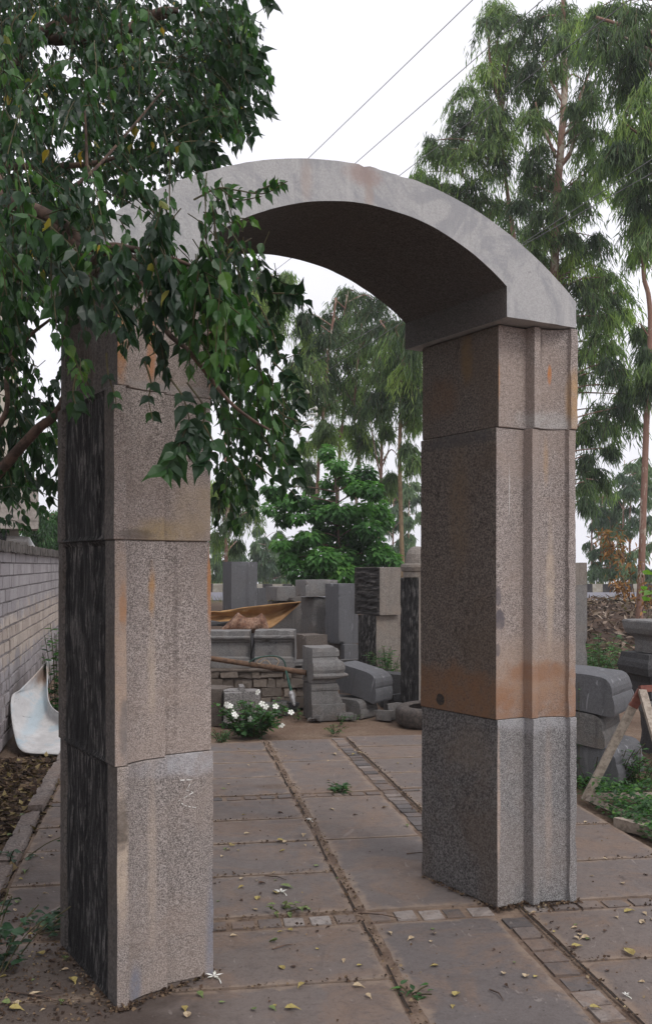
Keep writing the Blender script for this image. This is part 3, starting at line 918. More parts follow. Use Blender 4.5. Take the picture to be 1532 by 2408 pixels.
bld = empty('apartment_building', (-8.35, 16.4, 0), R(18))
tag(bld, 'cream rendered apartment building with a concrete balcony, half hidden behind the dark tree', 'building')
M_cream = plain('cream_render', (.46, .42, .36), (.38, .34, .29), 3, .9, .1)
M_conc = plain('concrete', (.33, .30, .27), (.24, .21, .19), 8, .9, .2)
M_dark = plain('dark_window', (.012, .013, .016), (.02, .02, .024), 4, .2, 0, .5)
M_pipe_w = plain('white_plastic', (.62, .62, .62), (.5, .5, .5), 12, .4, 0)
mb = MB()
mb.box((0, 3, 4.2), (6.3, 6, 8.4)); mb.box((0, -.02, 7.0), (6.4, .12, .25)); mb.box((0, -.02, 2.9), (6.34, .08, .2))
mb.build('wall', M_cream, bld)
for bx, bz in ((1.9, 3.2), (-1.2, 3.2), (1.9, 6.2)):
    w = MB(); w.box((bx, -.03, bz + .5), (1.0, .10, 1.3)); wo_ = w.build('window', M_dark, bld)
    f = MB()
    for dx in (-.55, 0, .55): f.box((bx + dx, -.075, bz + .5), (.07, .08, 1.4))
    for dz in (-.2, 1.2): f.box((bx, -.08, bz + dz), (1.2, .09, .08))
    f.build('window_frame', M_cream, wo_)
mb = MB(); mb.box((2.45, -.45, 2.28), (2.0, .95, .14)); mb.box((2.45, -.88, 2.7), (2.0, .09, .74)); mb.box((3.4, -.45, 2.7), (.09, .9, .74))
mb.build('balcony', M_conc, bld)
mb = MB(); mb.box((2.55, -.05, 1.2), (.8, .12, 2.0)); mb.build('door', M_dark, bld)
mb = MB(); mb.tube([(2.95, -.2, 2.05), (3.3, -.24, 2.03), (3.36, -.26, 1.9), (3.36, -.26, 0)], .07, 10); mb.build('drain_pipe', M_pipe_w, bld)

# kerb stones along the left edge of the paving, each its own length of stone
M_kerbst = granite('kerb_stone', (.10, .085, .08), (.26, .22, .20), 60, (.19, .13, .1), .5, 2, fleck=.2, bump=.4)
for i, (q0, q1) in enumerate(((3.3, 4.35), (4.38, 5.5), (5.53, 6.6), (6.72, 7.9), (7.92, 9.2))):
    c = pq(-.86, (q0 + q1) / 2, -.075)
    o = stone_box('kerb_stone', (.10, q1 - q0, .10 + (.012 if i == 3 else 0)), [M_kerbst], c, PA + rnd.uniform(-.012, .012), i * 3.1, .05, amount=.006, chips=.03)
    tag(o, ('kerb stone at the bottom left corner, half under green leaves', 'kerb stone beside the dark side of the left pillar', 'kerb stone with a ragged broken end beside the leaf litter', 'pale kerb stone lying just past the broken one', 'farthest kerb stone of the left row, near the white moulded sheet')[i], 'kerb stone', 'kerb stones along the left edge of the paving')

# white moulded fibreglass sheet leaning on the wall
s = NT('white_fibreglass')
g = s.noise(30, 5, .7); g2 = s.noise(4, 5, .7); st = s.noise(3.2, 5, .75, s.scaled((1.2, 1.2, 5.5)), 1.2)
c = s.mix(s.ramp(g2, .35, .65), (.60, .59, .59), (.47, .46, .46))
c = s.mix(s.math('MULTIPLY', s.ramp(s.noise(5, 4, .7, s.scaled((1, 1, .6), (3, 1, 0))), .52, .68), .55), c, (.33, .46, .54))
c = s.mix(s.math('MULTIPLY', s.ramp(st, .64, .68), .75), c, (.10, .09, .085))
c = s.mix(s.math('MULTIPLY', s.blob((.03, .80, .38), (.06, .5, .10), .6, .6, 14), .7), c, (.36, .22, .14))
c = s.mix(s.math('MULTIPLY', s.blob((.10, .4, .12), (.06, .6, .30), .6, .7, 7), .55), c, (.36, .50, .58))
c = s.mix(s.math('MULTIPLY', s.ramp(g, .52, .7), .25), c, (.3, .27, .25))
M_frp = s.finish(c, .55, g, .2, .004, .4)
# ================================================================== THE STONE YARD SEEN THROUGH THE ARCH
G_BLUE = granite('blue_grey_stone', (.088, .089, .097), (.138, .139, .149), 150, (.105, .098, .096), .5, 1.6, fleck=.15, bump=.2, contrast=.2, patch=.22, spots=(), streak=.35, scratch=.5)
G_GREY = granite('grey_stone', (.085, .081, .080), (.175, .168, .164), 120, (.15, .12, .10), .6, 2.2, fleck=.2, bump=.45, patch=.45, streak=.4)
G_BROWN = granite('brown_grey_stone', (.085, .072, .064), (.17, .145, .128), 110, (.13, .095, .07), .6, 2.0, fleck=.2, bump=.45, patch=.4, streak=.4)
G_LIGHT = granite('light_grey_stone', (.125, .122, .122), (.235, .228, .224), 110, (.20, .165, .14), .5, 2.4, fleck=.2, bump=.4, patch=.4, streak=.35)
G_BEIGE = granite('beige_stone', (.14, .122, .106), (.27, .24, .215), 100, (.24, .19, .15), .6, 2.0, fleck=.25, bump=.4, patch=.4, streak=.4)
G_DARK = granite('dark_stone', (.035, .035, .038), (.085, .083, .085), 100, None, fleck=.2, bump=.6, patch=.4)
G_SPECK = granite('speckled_stone', (.09, .085, .085), (.32, .30, .29), 75, (.2, .17, .15), .3, 3, fleck=.4, bump=.6, patch=.4)
G_GROOVE = split_stone('grooved_stone', (.03, .027, .026), (.15, .135, .125), 7, 42)
G_CHIS = split_stone('yard_split_stone', (.022, .02, .02), (.19, .18, .17), 45, 9)

def blk(name, label, xl, xc, xr, yt, yb, d, mats, seed, phi=28.0, cat='stone block', group='granite blocks stacked in the yard', zb_=None, **k):
    """a block whose near vertical edge stands at picture column xc: front face xc..xr, left face xl..xc"""
    ph = R(phi)
    sp = at(xc, yb, d)
    z0 = sp.z if zb_ is None else zb_
    z1 = at(xc, yt, d).z
    W_ = (xr - xc) * d / F / math.cos(ph) * 1.02
    D_ = max(.12, (xc - xl) * d / F / max(.2, math.sin(ph)) * 1.05)
    cx = sp.x + math.cos(ph) * W_ / 2 - math.sin(ph) * D_ / 2
    cy = sp.y + math.sin(ph) * W_ / 2 + math.cos(ph) * D_ / 2
    o = stone_box(name, (W_, D_, z1 - z0), mats, (cx, cy, z0), ph, seed, **k)
    tag(o, label, cat, group)
    return o
A = dict(cell=.04, chips=.03)
SL = 'stone_slab'; SB = 'stone_block'
blk(SL, 'tall polished blue-grey slab with white scratches standing upright at the left end of the yard', 519, 544, 602, 1321, 0, 15.0, [G_BLUE], 1, 25, 'stone slab', zb_=-.03, cell=.06, chips=.01)
blk(SL, 'plain pale slab half hidden just right of the tall scratched slab', 598, 602, 628, 1383, 0, 15.7, [G_BLUE], 2, 20, 'stone slab', zb_=-.03, cell=.06)
blk(SB, 'wide grey block under the long capping stone, behind the ochre sheet', 628, 640, 722, 1414, 0, 14.6, [G_GREY], 3, 25, zb_=-.03, **A)
blk(SB, 'long low stone with a brown end lying level behind the ochre sheet', 622, 651, 706, 1380, 1413, 14.4, [G_LIGHT], 4, 25, **A)
blk(SB, 'broken block laid across the top of the tallest grey stack', 694, 719, 793, 1364, 1403, 13.9, [G_LIGHT], 5, 28, cell=.035, chips=.05)
blk(SB, 'upright block with a crack across its front, under the broken top block', 707, 737, 772, 1405, 1494, 14.0, [G_GREY], 6, 28, cell=.04, chips=.03)
blk(SB, 'brownish block at the foot of the cracked upright block', 690, 719, 768, 1494, 0, 13.2, [G_BROWN], 7, 32, zb_=-.03, cell=.05, chips=.03)
blk(SL, 'large standing blue-grey slab with a ragged broken front edge', 765, 796, 842, 1373, 1515, 13.5, [G_BLUE], 8, 30, 'stone slab', cell=.035, chips=.045)
blk(SB, 'dark block carrying the ragged blue-grey slab on its left', 764, 798, 808, 1514, 0, 13.6, [G_BROWN], 9, 30, zb_=-.03, **A)
blk(SB, 'pale blue block carrying the ragged blue-grey slab on its right', 806, 809, 846, 1516, 0, 13.45, [G_BLUE], 10, 24, zb_=-.03, **A)
blk(SB, 'low grey block with a light top behind the scroll bracket', 797, 802, 849, 1552, 1586, 12.6, [G_GREY], 11, 10, zb_=-.03, **A)
# rough pillar blocks near the right pillar
def rough_pillar(label, xl, xc, xr, yt, yb, d, seed, groove, name='pillar_block', zb_=None, grp='rough pillar blocks standing in the yard', phi=40):
    ph = R(phi)
    z0 = at(xc, yb, d).z if zb_ is None else zb_
    z1 = at(xc, yt, d).z
    W_ = (xr - xc) * d / F / math.cos(ph); D_ = (xc - xl) * d / F / math.sin(ph)
    sp = at(xc, yb, d)
    cx = sp.x + math.cos(ph) * W_ / 2 - math.sin(ph) * D_ / 2; cy = sp.y + math.sin(ph) * W_ / 2 + math.cos(ph) * D_ / 2
    o = stone_box(name, (W_, D_, z1 - z0), [G_BEIGE, G_GROOVE if groove else G_CHIS], (cx, cy, z0), ph, seed, .018 if z1 - z0 < 1 else .022, amount=.003, chips=.012, rough_left=.018, groove=groove)
    tag(o, label, 'pillar block', grp)
    return o
rough_pillar('upper pillar block with level chisel grooves on its dark side', 835, 892, 946, 1334, 1447, 12.0, 21, 1)
rough_pillar('lower pillar block with upright chisel marks, under the grooved one', 843, 884, 948, 1448, 0, 12.05, 22, 0, zb_=-.03)
# column with a bell-shaped cap, dark split side
colm = rough_pillar('slim rough column with a bell-shaped cap next to the right pillar', 944, 984, 1024, 1358, 1684, 10.6, 23, 0, 'capped_column', -.03, None, 40)
colm['category'] = 'column'
cap = square_loft('cap', [(0, .155), (.06, .155), (.07, .17), (.11, .185), (.14, .18), (.15, .13), (.19, .128), (.25, .12), (.29, .10), (.32, .07), (.335, .03)], G_BEIGE, (0, 0, at(984, 1358, 10.6).z + .03), 0, 20, 3.0)
cap.parent = colm
# rubble plinth wall
s = NT('rubble_stone')
t = s.attr('tint'); g = s.noise(30, 5, .7); g2 = s.noise(6, 5, .7)
c = s.mix(t, (.10, .082, .07), (.25, .205, .17))
c = s.mix(s.math('MULTIPLY', s.ramp(g2, .48, .62), .6), c, (.26, .22, .19))
c = s.mix(s.math('MULTIPLY', s.ramp(g, .5, .7), .4), c, (.05, .042, .038))
M_rub = s.finish(c, .95, g, .8, .008)
rw = gd(480, 1655); rw.y = 11.2
mb = MB()
z = 0
for row_h in (.12, .10, .11, .085):
    x = -.1
    while x < 1.15:
        L = rnd.uniform(.09, .27)
        mb.box((x + L / 2, .15 + rnd.uniform(-.02, .02), z + row_h / 2), (L - .014, .3, row_h - .014), rnd.uniform(-.04, .04), 0, rnd.random(), .012)
        x += L
    z += row_h
mb.box((.52, .17, .2), (1.22, .27, .40), 0, 1)
mb.box((.52, .14, .425), (1.26, .34, .03), .004, 0, .25, .006)
rwall = mb.build('rubble_wall', [M_rub, M_mortar], None, False, rw)
tag(rwall, 'low wall of small rubble stones under the two moulded plinth stones', 'rubble wall')
# moulded plinth stones on the rubble wall
zt = rw.z + .445
pf = [(0, 0), (0, .07), (.012, .075), (.012, .10), (.05, .115), (.05, .255), (.03, .27), (.03, .285), (.0, .295), (-.012, .31), (-.012, .325), (.0, .335), (.0, .385), (.34, .385), (.34, 0)]
pf = [(y - .17, z * 1.08) for y, z in pf]
p1 = prism('plinth_stone', pf, .50, [G_LIGHT], (at(537, 1500, 11.35).x, 11.40, zt), 0.02, 10, 31.0)
tag(p1, 'moulded grey plinth stone with clean bands, half hidden by the left pillar', 'plinth stone', 'moulded plinth stones on the rubble wall')
p2 = prism('plinth_stone', [(y, z * 1.03) for y, z in pf], .46, [G_LIGHT], (at(647, 1500, 11.3).x, 11.42, zt - .004), -.03, 12, 34.0, .004, .05)
tag(p2, 'moulded plinth stone with a broken ragged left end and a small round hole', 'plinth stone', 'moulded plinth stones on the rubble wall')
mb = MB(); c_ = p2.location
mb.tube([(.02, -.186, .29), (.02, -.16, .29)], .011, 8); h_ = mb.build('drilled_hole', M_dark, p2)
o = stone_box('stone_offcut', (.05, .22, .36), [G_DARK], (at(590, 1500, 11.3).x, 11.42, zt), .12, 40, .04, amount=.01, chips=.04, tilt=(0, .16))
tag(o, 'thin dark offcut leaning in the gap between the two plinth stones', 'stone offcut')
# more plinth ends right of it
o = prism('plinth_stone', [(y, z * .5) for y, z in pf], .34, [G_GREY], (at(705, 1590, 11.2).x, 11.45, .30), .05, 8, 37.0)
tag(o, 'shallow moulded stone low behind the end of the brown pipe', 'plinth stone', 'moulded plinth stones on the rubble wall')
o = stone_box(SB, (.42, .35, .335), [G_DARK], (at(705, 1590, 11.2).x, 11.47, -.03), .05, 38, .05, chips=.03)
tag(o, 'dark rough block carrying the shallow moulded stone behind the pipe', 'stone block', 'granite blocks stacked in the yard')

# corbel stack (two moulded blocks) in front
cb = gd(762, 1690)
def corbel(label, prof, loc, rz, mat, seed):
    """flat on its left and back, moulded on its front and right: prof = [(z, projection)]"""
    bm = bmesh.new(); rings = []
    for z, o_ in prof:
        c_ = [(-.17, .17), (-.17, -.15 - o_ * .55), (.085 + o_, -.15 - o_ * .55), (.085 + o_, .17)]
        ring = []
        for k in range(4):
            a, b = Vector(c_[k]), Vector(c_[(k + 1) % 4])
            for j in range(6):
                p = a.lerp(b, j / 6); ring.append(bm.verts.new((p.x, p.y, z)))
        rings.append(ring)
    q = 24
    for i in range(len(rings) - 1):
        for k in range(q): bm.faces.new((rings[i][k], rings[i][(k + 1) % q], rings[i + 1][(k + 1) % q], rings[i + 1][k]))
    bm.faces.new(rings[0][::-1]); bm.faces.new(rings[-1])
    bmesh.ops.recalc_face_normals(bm, faces=bm.faces)
    chip(bm, .004, 7.0, seed, .022)
    o = bm_obj(bm, 'corbel_stone', mat); o.location = loc; o.rotation_euler = (0, 0, rz)
    return tag(o, label, 'corbel stone', 'corbel stones by the flowering bush')
corbel('lower of two corbel stones, its flared foot chipped and standing in the dirt', [(0, .10), (.05, .115), (.11, .115), (.17, .11), (.175, .085), (.22, .07), (.27, .05), (.31, .035), (.315, .05), (.345, .05), (.385, .03)], cb + Vector((-.02, .18, -.02)), R(16), G_GREY, 51)
corbel('upper of two corbel stones, square block with a scooped and lipped side', [(0, .01), (.035, .01), (.04, .05), (.055, .12), (.08, .135), (.10, .125), (.105, .085), (.14, .10), (.18, .098), (.22, .075), (.25, .045), (.275, .03), (.28, .045), (.33, .045), (.375, .04)], cb + Vector((-.02, .18, .368)), R(19), G_LIGHT, 52)

CORB = [(-1.5, .10), (-.2, .04), (.30, 0), (.385, .03), (.40, .10), (.39, .30), (.36, .42), (.325, .50), (.30, .515), (.305, .60), (.285, .72), (.22, .85), (.12, .935), (0, .975), (-.2, .995), (-1.5, 1.0)]
def scroll(label, loc, heading, scale, width, mats, seed, group, stretch=1.0, tilt=0.0, hs=1.0):
    pr_ = [(x * scale * (stretch if x < 0 else 1), z * scale * hs) for x, z in CORB]
    o = prism('scroll_bracket', pr_, width, mats, loc, heading, 6, seed, .003, .012, 'Y', None, (0, tilt), .04)
    return tag(o, label, 'scroll bracket', group)
gS = 'scroll brackets lying in the yard'
sc_l = gd(880, 1690)
scroll('lower scroll bracket under the larger one, beside the corbel stones', Vector((sc_l.x - .10, 10.72, -.03)), R(-34), .20, .34, [G_GREY], 61, gS, 1.5)
scroll('large scroll bracket with a smooth sloping top resting on a lower one', Vector((sc_l.x + .01, 10.80, .150)), R(-34), .31, .36, [G_BLUE], 62, gS, .9, R(12))

# carved and plain blocks behind the flowers
o = stone_box(SB, (.24, .3, .38), [G_BROWN], (gd(512, 1700).x - .02, 10.25, -.03), R(-20), 71, .04, chips=.03)
tag(o, 'brown block beside the carved speckled stone, next to the left pillar', 'stone block', 'granite blocks stacked in the yard')
cvp = [(-.18, 0), (.19, 0), (.195, .36), (.04, .36), (.03, .41), (-.02, .41), (-.02, .37), (-.18, .37)]
cv = prism('carved_stone', [(x, z) for x, z in cvp], .24, [G_SPECK], (gd(566, 1700).x, 10.15, -.03), R(8), 8, 72, .004, .03, 'Y')
tag(cv, 'carved speckled stone with stepped notches behind the white flowers', 'carved stone')
mb = MB(); mb.box((-.09, -.155, .27), (.17, .07, .17), 0, 0, .5, .004); mb.box((-.02, -.16, .20), (.09, .08, .10), 0, 0, .5, .006); mb.box((-.12, -.15, .08), (.12, .06, .14), 0, 0, .5, .006)
mb.build('carved_step', G_SPECK, cv)
o = stone_box('stone_offcut', (.30, .22, .16), [G_BROWN], (at(560, 1640, 10.9).x, 10.75, -.03), R(14), 141, .035, chips=.05); tag(o, 'rough brown offcut on the dirt behind the carved stone', 'stone offcut')
o = stone_box('stone_offcut', (.26, .20, .40), [G_DARK], (at(925, 1600, 11.3).x, 11.45, -.03), R(-18), 142, .035, chips=.06, tilt=(.05, .08)); tag(o, 'dark ragged offcut standing behind the feathery bush', 'stone offcut')
o = stone_box('stone_offcut', (.34, .30, .12), [G_GREY], (at(640, 1650, 11.0).x, 10.9, -.03), R(8), 143, .035, chips=.05); tag(o, 'flat grey offcut lying under the green hose', 'stone offcut')
# small rubble
rub_labels = ['small squarish stone lying before the scroll brackets', 'rubble stone beside the foot of the capped column', 'dark stone wedged behind the tyre', 'flat chip of stone by the foot of the corbel stones', 'rubble stone half hidden under the feathery bush', 'brown rubble stone between bracket and column', 'dark flat stone lying behind the garden tool', 'small dark stone left of the garden tool', 'pale flat chip right of the corbel stones']
for i, (px, py, w, h) in enumerate(((905, 1690, .2, .10), (930, 1686, .16, .16), (938, 1672, .16, .2), (742, 1694, .15, .06), (915, 1652, .24, .25), (925, 1668, .18, .16), (668, 1668, .26, .11), (665, 1640, .2, .06), (810, 1690, .2, .07))):
    g_ = gd(px, py)
    o = stone_box('rubble_stone', (w, w * .8, h), [G_DARK if i in (2, 6, 7) else G_GREY], g_ + Vector((0, .08, -.02)), rnd.uniform(-.6, .6), 80 + i * 7, .04, amount=.014, chips=.05, tilt=(rnd.uniform(-.12, .12), rnd.uniform(-.12, .12)))
    tag(o, rub_labels[i], 'stone', 'loose rubble stones in the yard')

# tyre lying flat
M_rub_t = plain('tyre_rubber', (.05, .043, .04), (.095, .078, .068), 30, .85, .5)
tyc = gd(1003, 1700)
bm = bmesh.new(); NR, NS = 64, 22
ring = []
for i in range(NR):
    a = 2 * math.pi * i / NR
    rr = []
    for j in range(NS):
        b = 2 * math.pi * j / NS
        cb_, sb_ = math.cos(b), math.sin(b)
        x = .23 + .085 * math.copysign(abs(cb_) ** .75, cb_); zz = .10 + .10 * math.copysign(abs(sb_) ** .6, sb_)
        if x < .21 and abs(zz - .10) < .07: x = .235          # hollow inside
        tread = .004 * (1 if (i + (j % 2)) % 2 else -1) if cb_ > .75 else 0
        rr.append(bm.verts.new(((x + tread) * math.cos(a), (x + tread) * math.sin(a), zz)))
    ring.append(rr)
for i in range(NR):
    for j in range(NS):
        bm.faces.new((ring[i][j], ring[(i + 1) % NR][j], ring[(i + 1) % NR][(j + 1) % NS], ring[i][(j + 1) % NS]))
ty = bm_obj(bm, 'old_tyre', M_rub_t, None, True); ty.location = tyc + Vector((0, .05, -.02)); ty.rotation_euler = (R(3), R(-2), 0)
tag(ty, 'dusty old rubber tyre lying flat beside the right pillar', 'tyre')

# ochre moulded sheet and the rusty sheet
s = NT('ochre_sheet')
g = s.noise(20, 5, .7); g2 = s.noise(3, 5, .7)
c = s.mix(s.ramp(g2, .35, .65), (.40, .235, .105), (.29, .16, .07)); c = s.mix(s.math('MULTIPLY', s.ramp(g, .5, .7), .4), c, (.17, .085, .04))
M_ochre = s.finish(c, .75, g, .3, .006)
s = NT('rust_sheet')
g = s.noise(26, 5, .7); g2 = s.noise(7, 5, .75)
c = s.mix(s.ramp(g2, .40, .60), (.13, .06, .035), (.32, .20, .14)); c = s.mix(s.math('MULTIPLY', s.ramp(g, .46, .6), .7), c, (.06, .03, .022))
M_rust = s.finish(c, .85, g, .5, .008)
def sheet(name, topl, botl, mat, n=40, m=12, bulge=.12, wr=.02, seed=0, d=12.2, thick=.01, back=0.0, straight=False):
    P3 = lambda q: at(q[0], q[1], q[2] if len(q) > 2 else d)
    tp, bt = spline([P3(q) for q in topl], 10), spline([P3(q) for q in botl], 10)
    if straight:
        def poly(l):
            q = [P3(p) for p in l]; out = []
            for a, b in zip(q[:-1], q[1:]): out += [a.lerp(b, k / 10) for k in range(10)]
            return out + [q[-1]]
        tp, bt = poly(topl), poly(botl)
    o0 = P3(botl[len(botl) // 2])
    bm = bmesh.new(); gg = []
    for i in range(n + 1):
        a = tp[min(len(tp) - 1, int(round(i / n * (len(tp) - 1))))]; b = bt[min(len(bt) - 1, int(round(i / n * (len(bt) - 1))))]
        row = []
        for j in range(m + 1):
            t = j / m
            p = a.lerp(b, t)
            k = math.sin(math.pi * t) * bulge
            p = p + Vector((0, k + back * (1 - t) + wr * nz(p.x * 4, t * 2.5, seed, 2.0) + wr * .6 * math.sin(t * 9 + i * .12), 0)) - o0
            row.append(bm.verts.new(p))
        gg.append(row)
    for i in range(n):
        for j in range(m): bm.faces.new((gg[i][j], gg[i + 1][j], gg[i + 1][j + 1], gg[i][j + 1]))
    bmesh.ops.remove_doubles(bm, verts=bm.verts, dist=1e-4)
    o = bm_obj(bm, name, mat, None, True); o.location = o0
    md = o.modifiers.new('thick', 'SOLIDIFY'); md.thickness = thick; md.offset = 0
    return o
frp = sheet('moulded_sheet', [(109, 1556, 9.7), (110, 1590, 9.5), (111, 1620, 9.35), (117, 1650, 9.2), (134, 1673, 9.05), (175, 1690, 8.95), (240, 1700, 8.9)],
            [(107, 1558, 9.7), (80, 1590, 9.45), (48, 1622, 9.2), (27, 1642, 9.05), (31, 1715, 8.75), (50, 1765, 8.5), (120, 1774, 8.42), (240, 1778, 8.42)], M_frp, 60, 24, .30, .02, 4, 8.8, .008)
s_ = None
tag(frp, 'white scuffed curved fibreglass sheet leaning against the brick wall', 'fibreglass sheet')
o = sheet('ochre_sheet', [(478, 1441), (500, 1438), (522, 1437), (580, 1428), (650, 1420), (707, 1415)], [(478, 1470), (500, 1465), (522, 1464), (570, 1466), (632, 1478), (700, 1424)], M_ochre, bulge=.12, wr=.05, seed=2, d=12.1)
tag(o, 'long ochre moulded trough lying on its side on top of the plinth stones', 'moulded trough')
o = sheet('rusty_sheet', [(514, 1486), (530, 1470), (545, 1455), (559, 1441), (566, 1447), (577, 1453), (591, 1454), (604, 1450), (614, 1443), (623, 1453), (630, 1474)], [(514, 1489), (530, 1489), (545, 1489), (559, 1489), (566, 1489), (577, 1489), (591, 1489), (604, 1488), (614, 1488), (623, 1488), (633, 1488)], M_rust, 80, 14, bulge=-.07, wr=.012, seed=8, d=11.62, back=.05, straight=True)
tag(o, 'torn rusty sheet of metal with a peaked edge in front of the ochre trough', 'metal sheet')
mb = MB(); mb.box((0, 0, .03), (.30, .2, .07), .2, 0, .5, .03)
o = mb.build('dark_rubble', G_DARK, None, False, (at(520, 1484, 11.9).x, 11.9, zt + .42)); tag(o, 'dark lump of rubble beside the left end of the rusty sheet', 'stone')

# brown pipe, hose and tool
M_pipe = plain('rusted_pipe', (.16, .095, .06), (.085, .052, .035), 18, .8, .4)
mb = MB(); a, b = at(440, 1540, 11.0), at(720, 1582, 10.55)
mb.tube([a, a.lerp(b, .4), b], [.029, .029, .029], 12); mb.tube([a.lerp(b, .70) - (b - a) * .002, a.lerp(b, .70) + (b - a) * .04], .034, 12)
pipe = mb.build('steel_pipe', M_pipe); tag(pipe, 'long rusted brown steel pipe slanting across the moulded plinth stones', 'pipe')
M_hose = plain('green_hose', (.035, .075, .06), (.02, .05, .04), 20, .5, 0)
M_cord = plain('tan_cord', (.36, .27, .19), (.28, .2, .14), 20, .6, 0)
M_green = plain('green_paint', (.03, .10, .075), (.02, .06, .05), 30, .5, 0)
M_steel = plain('pale_steel', (.42, .42, .43), (.26, .25, .25), 30, .45, .1, .5, .4)
mb = MB(); d = 10.7
mb.tube(spline([at(585, 1558, d), at(600, 1549, d), at(630, 1543, d), at(655, 1545, d), at(668, 1556, d), at(673, 1577, d)], 8), .009, 8)
tag(mb.build('garden_hose', M_hose), 'dark green hose looped in an arc over the brown pipe', 'hose')
mb = MB(); mb.tube(spline([at(650, 1566, d), at(655, 1554, d), at(642, 1545, d), at(618, 1546, d), at(604, 1556, d), at(610, 1561, d), at(625, 1552, d), at(640, 1566, d), at(647, 1567, d)], 8), .006, 6)
tag(mb.build('rubber_cord', M_cord), 'tan cord curled in loops beside the green hose', 'cord')
tb = gd(692, 1672)
tool = empty('garden_tool', tb); tag(tool, 'green handled tool with a pale metal blade leaning on the brown pipe', 'garden tool')
t0_, t1_ = at(672, 1577, 10.6) - tb, at(684, 1625, 10.55) - tb
mb = MB(); mb.tube([t0_, t1_], [.012, .016], 10); mb.build('handle', M_green, tool)
mb = MB(); t2_ = at(692, 1660, 10.5) - tb
mb.tube([t1_, t1_.lerp(t2_, .2), t1_.lerp(t2_, .5), t1_.lerp(t2_, .9), t2_], [.02, .034, .030, .016, .006], 10); mb.build('blade', M_steel, tool)

# stone post behind the right pillar, and the stack at the right edge
o = blk('stone_post', 'slim beige stone post standing behind the right pillar, capped by a lighter block', 1335, 1342, 1382, 1376, 0, 11.0, [G_LIGHT], 91, 18, 'stone post', None, zb_=-.03, cell=.05, chips=.02)
o2 = blk('post_top', None, 1336, 1343, 1381, 1323, 1375, 11.0, [G_BEIGE], 92, 18, None, None, cell=.05, chips=.02)
bpy.context.view_layer.update()
mw = o2.matrix_world.copy(); o2.parent = o; o2.matrix_parent_inverse = o.matrix_world.inverted(); o2.matrix_world = mw
for k_ in ('category', 'group', 'label'):
    if k_ in o2: del o2[k_]
sx = at(1440, 1700, 7.2)
H1 = math.radians(-32)
scroll('topmost scroll bracket of the stack beside the right pillar with a pale top', Vector((sx.x + .04, 7.44, .515)), H1, .285, .54, [G_BLUE], 101, 'scroll brackets stacked right of the archway', 1.6, R(4), 1.0)
scroll('middle stone of the bracket stack, stained and with a broken corner', Vector((sx.x - .02, 7.47, .275)), H1 + .05, .245, .54, [G_GREY], 102, 'scroll brackets stacked right of the archway', 1.6, R(4), 1.0)
scroll('lowest dark scroll bracket of the stack, close to the weeds', Vector((sx.x + .10, 7.42, .03)), H1 - .06, .265, .58, [G_BLUE], 103, 'scroll brackets stacked right of the archway', 1.6, R(2), 1.0)
o = stone_box(SB, (.5, .5, .11), [G_DARK], (sx.x - .05, 7.75, -.04), H1, 104, .05, chips=.03); tag(o, 'dark block under the bracket stack, sunk in the weeds', 'stone block', 'granite blocks stacked in the yard')
px_ = at(1540, 1500, 8.2)
PZ = lambda y: at(1540, y, 8.2).z
def ped(label, x, y, z0, prof, rz, seed, mats=G_GREY, name='capital_stone'):
    o = square_loft(name, prof, mats, (x, y, z0), rz, 4, seed); tag(o, label, 'capital stone', 'moulded capital stones stacked at the right edge'); return o
ped('topmost capital stone at the right edge, its wide top pale and level', px_.x + .05, 8.3, PZ(1536), [(0, .13), (.10, .135), (.13, .15), (.16, .185), (.20, .20), (.255, .205), (.27, .20)], R(18), 111, G_LIGHT)
ped('second capital stone at the right edge, with a rounded dark rim', px_.x + .05, 8.3, PZ(1640), [(0, .17), (.12, .17), (.17, .19), (.19, .225), (.25, .24), (.29, .235), (.32, .22), (.362, .215)], R(14), 112, G_DARK)
ped('lower capital stone at the right edge, curving in to a narrow foot', px_.x + .10, 7.9, PZ(1752) + .03, [(0, .12), (.05, .13), (.14, .15), (.20, .20), (.27, .235), (.31, .24), (.345, .235)], R(10), 113, G_GREY)
ped('lowest capital stone at the right edge, standing in the weeds by the trestle', px_.x + .12, 7.7, -.04, [(0, .16), (.05, .17), (.07, .13), (.12, .11), (.17, .14), (.20, .19), (.25, .20), (.26, .195)], R(20), 114, G_GREY)
# supports hidden behind
o = stone_box(SB, (.5, .5, PZ(1640) + .04), [G_DARK], (px_.x + .35, 8.6, -.04), .2, 115, .06); tag(o, 'dark rough block behind the capital stones at the right edge', 'stone block', 'granite blocks stacked in the yard')

# trestle: painted frame with splayed legs
M_tpaint = plain('weathered_paint', (.34, .29, .24), (.22, .18, .145), 30, .8, .3)
M_tred = plain('red_paint', (.20, .07, .05), (.15, .05, .038), 25, .6, .1)
f0 = gd(1374, 1882)
tr = empty('trestle', f0); tag(tr, 'weathered trestle with splayed legs and a red painted ridge standing in the weeds', 'trestle')
apex = at(1506, 1624, 6.75) - f0
def bar(a, b, w, t_, mat, name, par=tr):
    a, b = Vector(a), Vector(b); d = b - a
    mb = MB(); L = d.length
    x = d.normalized(); y = x.cross(Vector((0, -1, .2))).normalized(); zz = x.cross(y)
    vs = []
    for k in range(9):
        for (p, q_) in ((-1, -1), (1, -1), (1, 1), (-1, 1)):
            c = a + x * (L * k / 8)
            vs.append(c + y * (p * w / 2 + nz(k, p, q_, 1.3) * .002) + zz * (q_ * t_ / 2 + nz(k, p, q_ + 5, 1.3) * .002))
    fs = [(0, 1, 2, 3), (35, 34, 33, 32)]
    for k in range(8):
        for j in range(4): fs.append((k * 4 + j, k * 4 + 4 + j, k * 4 + 4 + (j + 1) % 4, k * 4 + (j + 1) % 4))
    mb.add(vs, fs); return mb.build(name, mat, par)
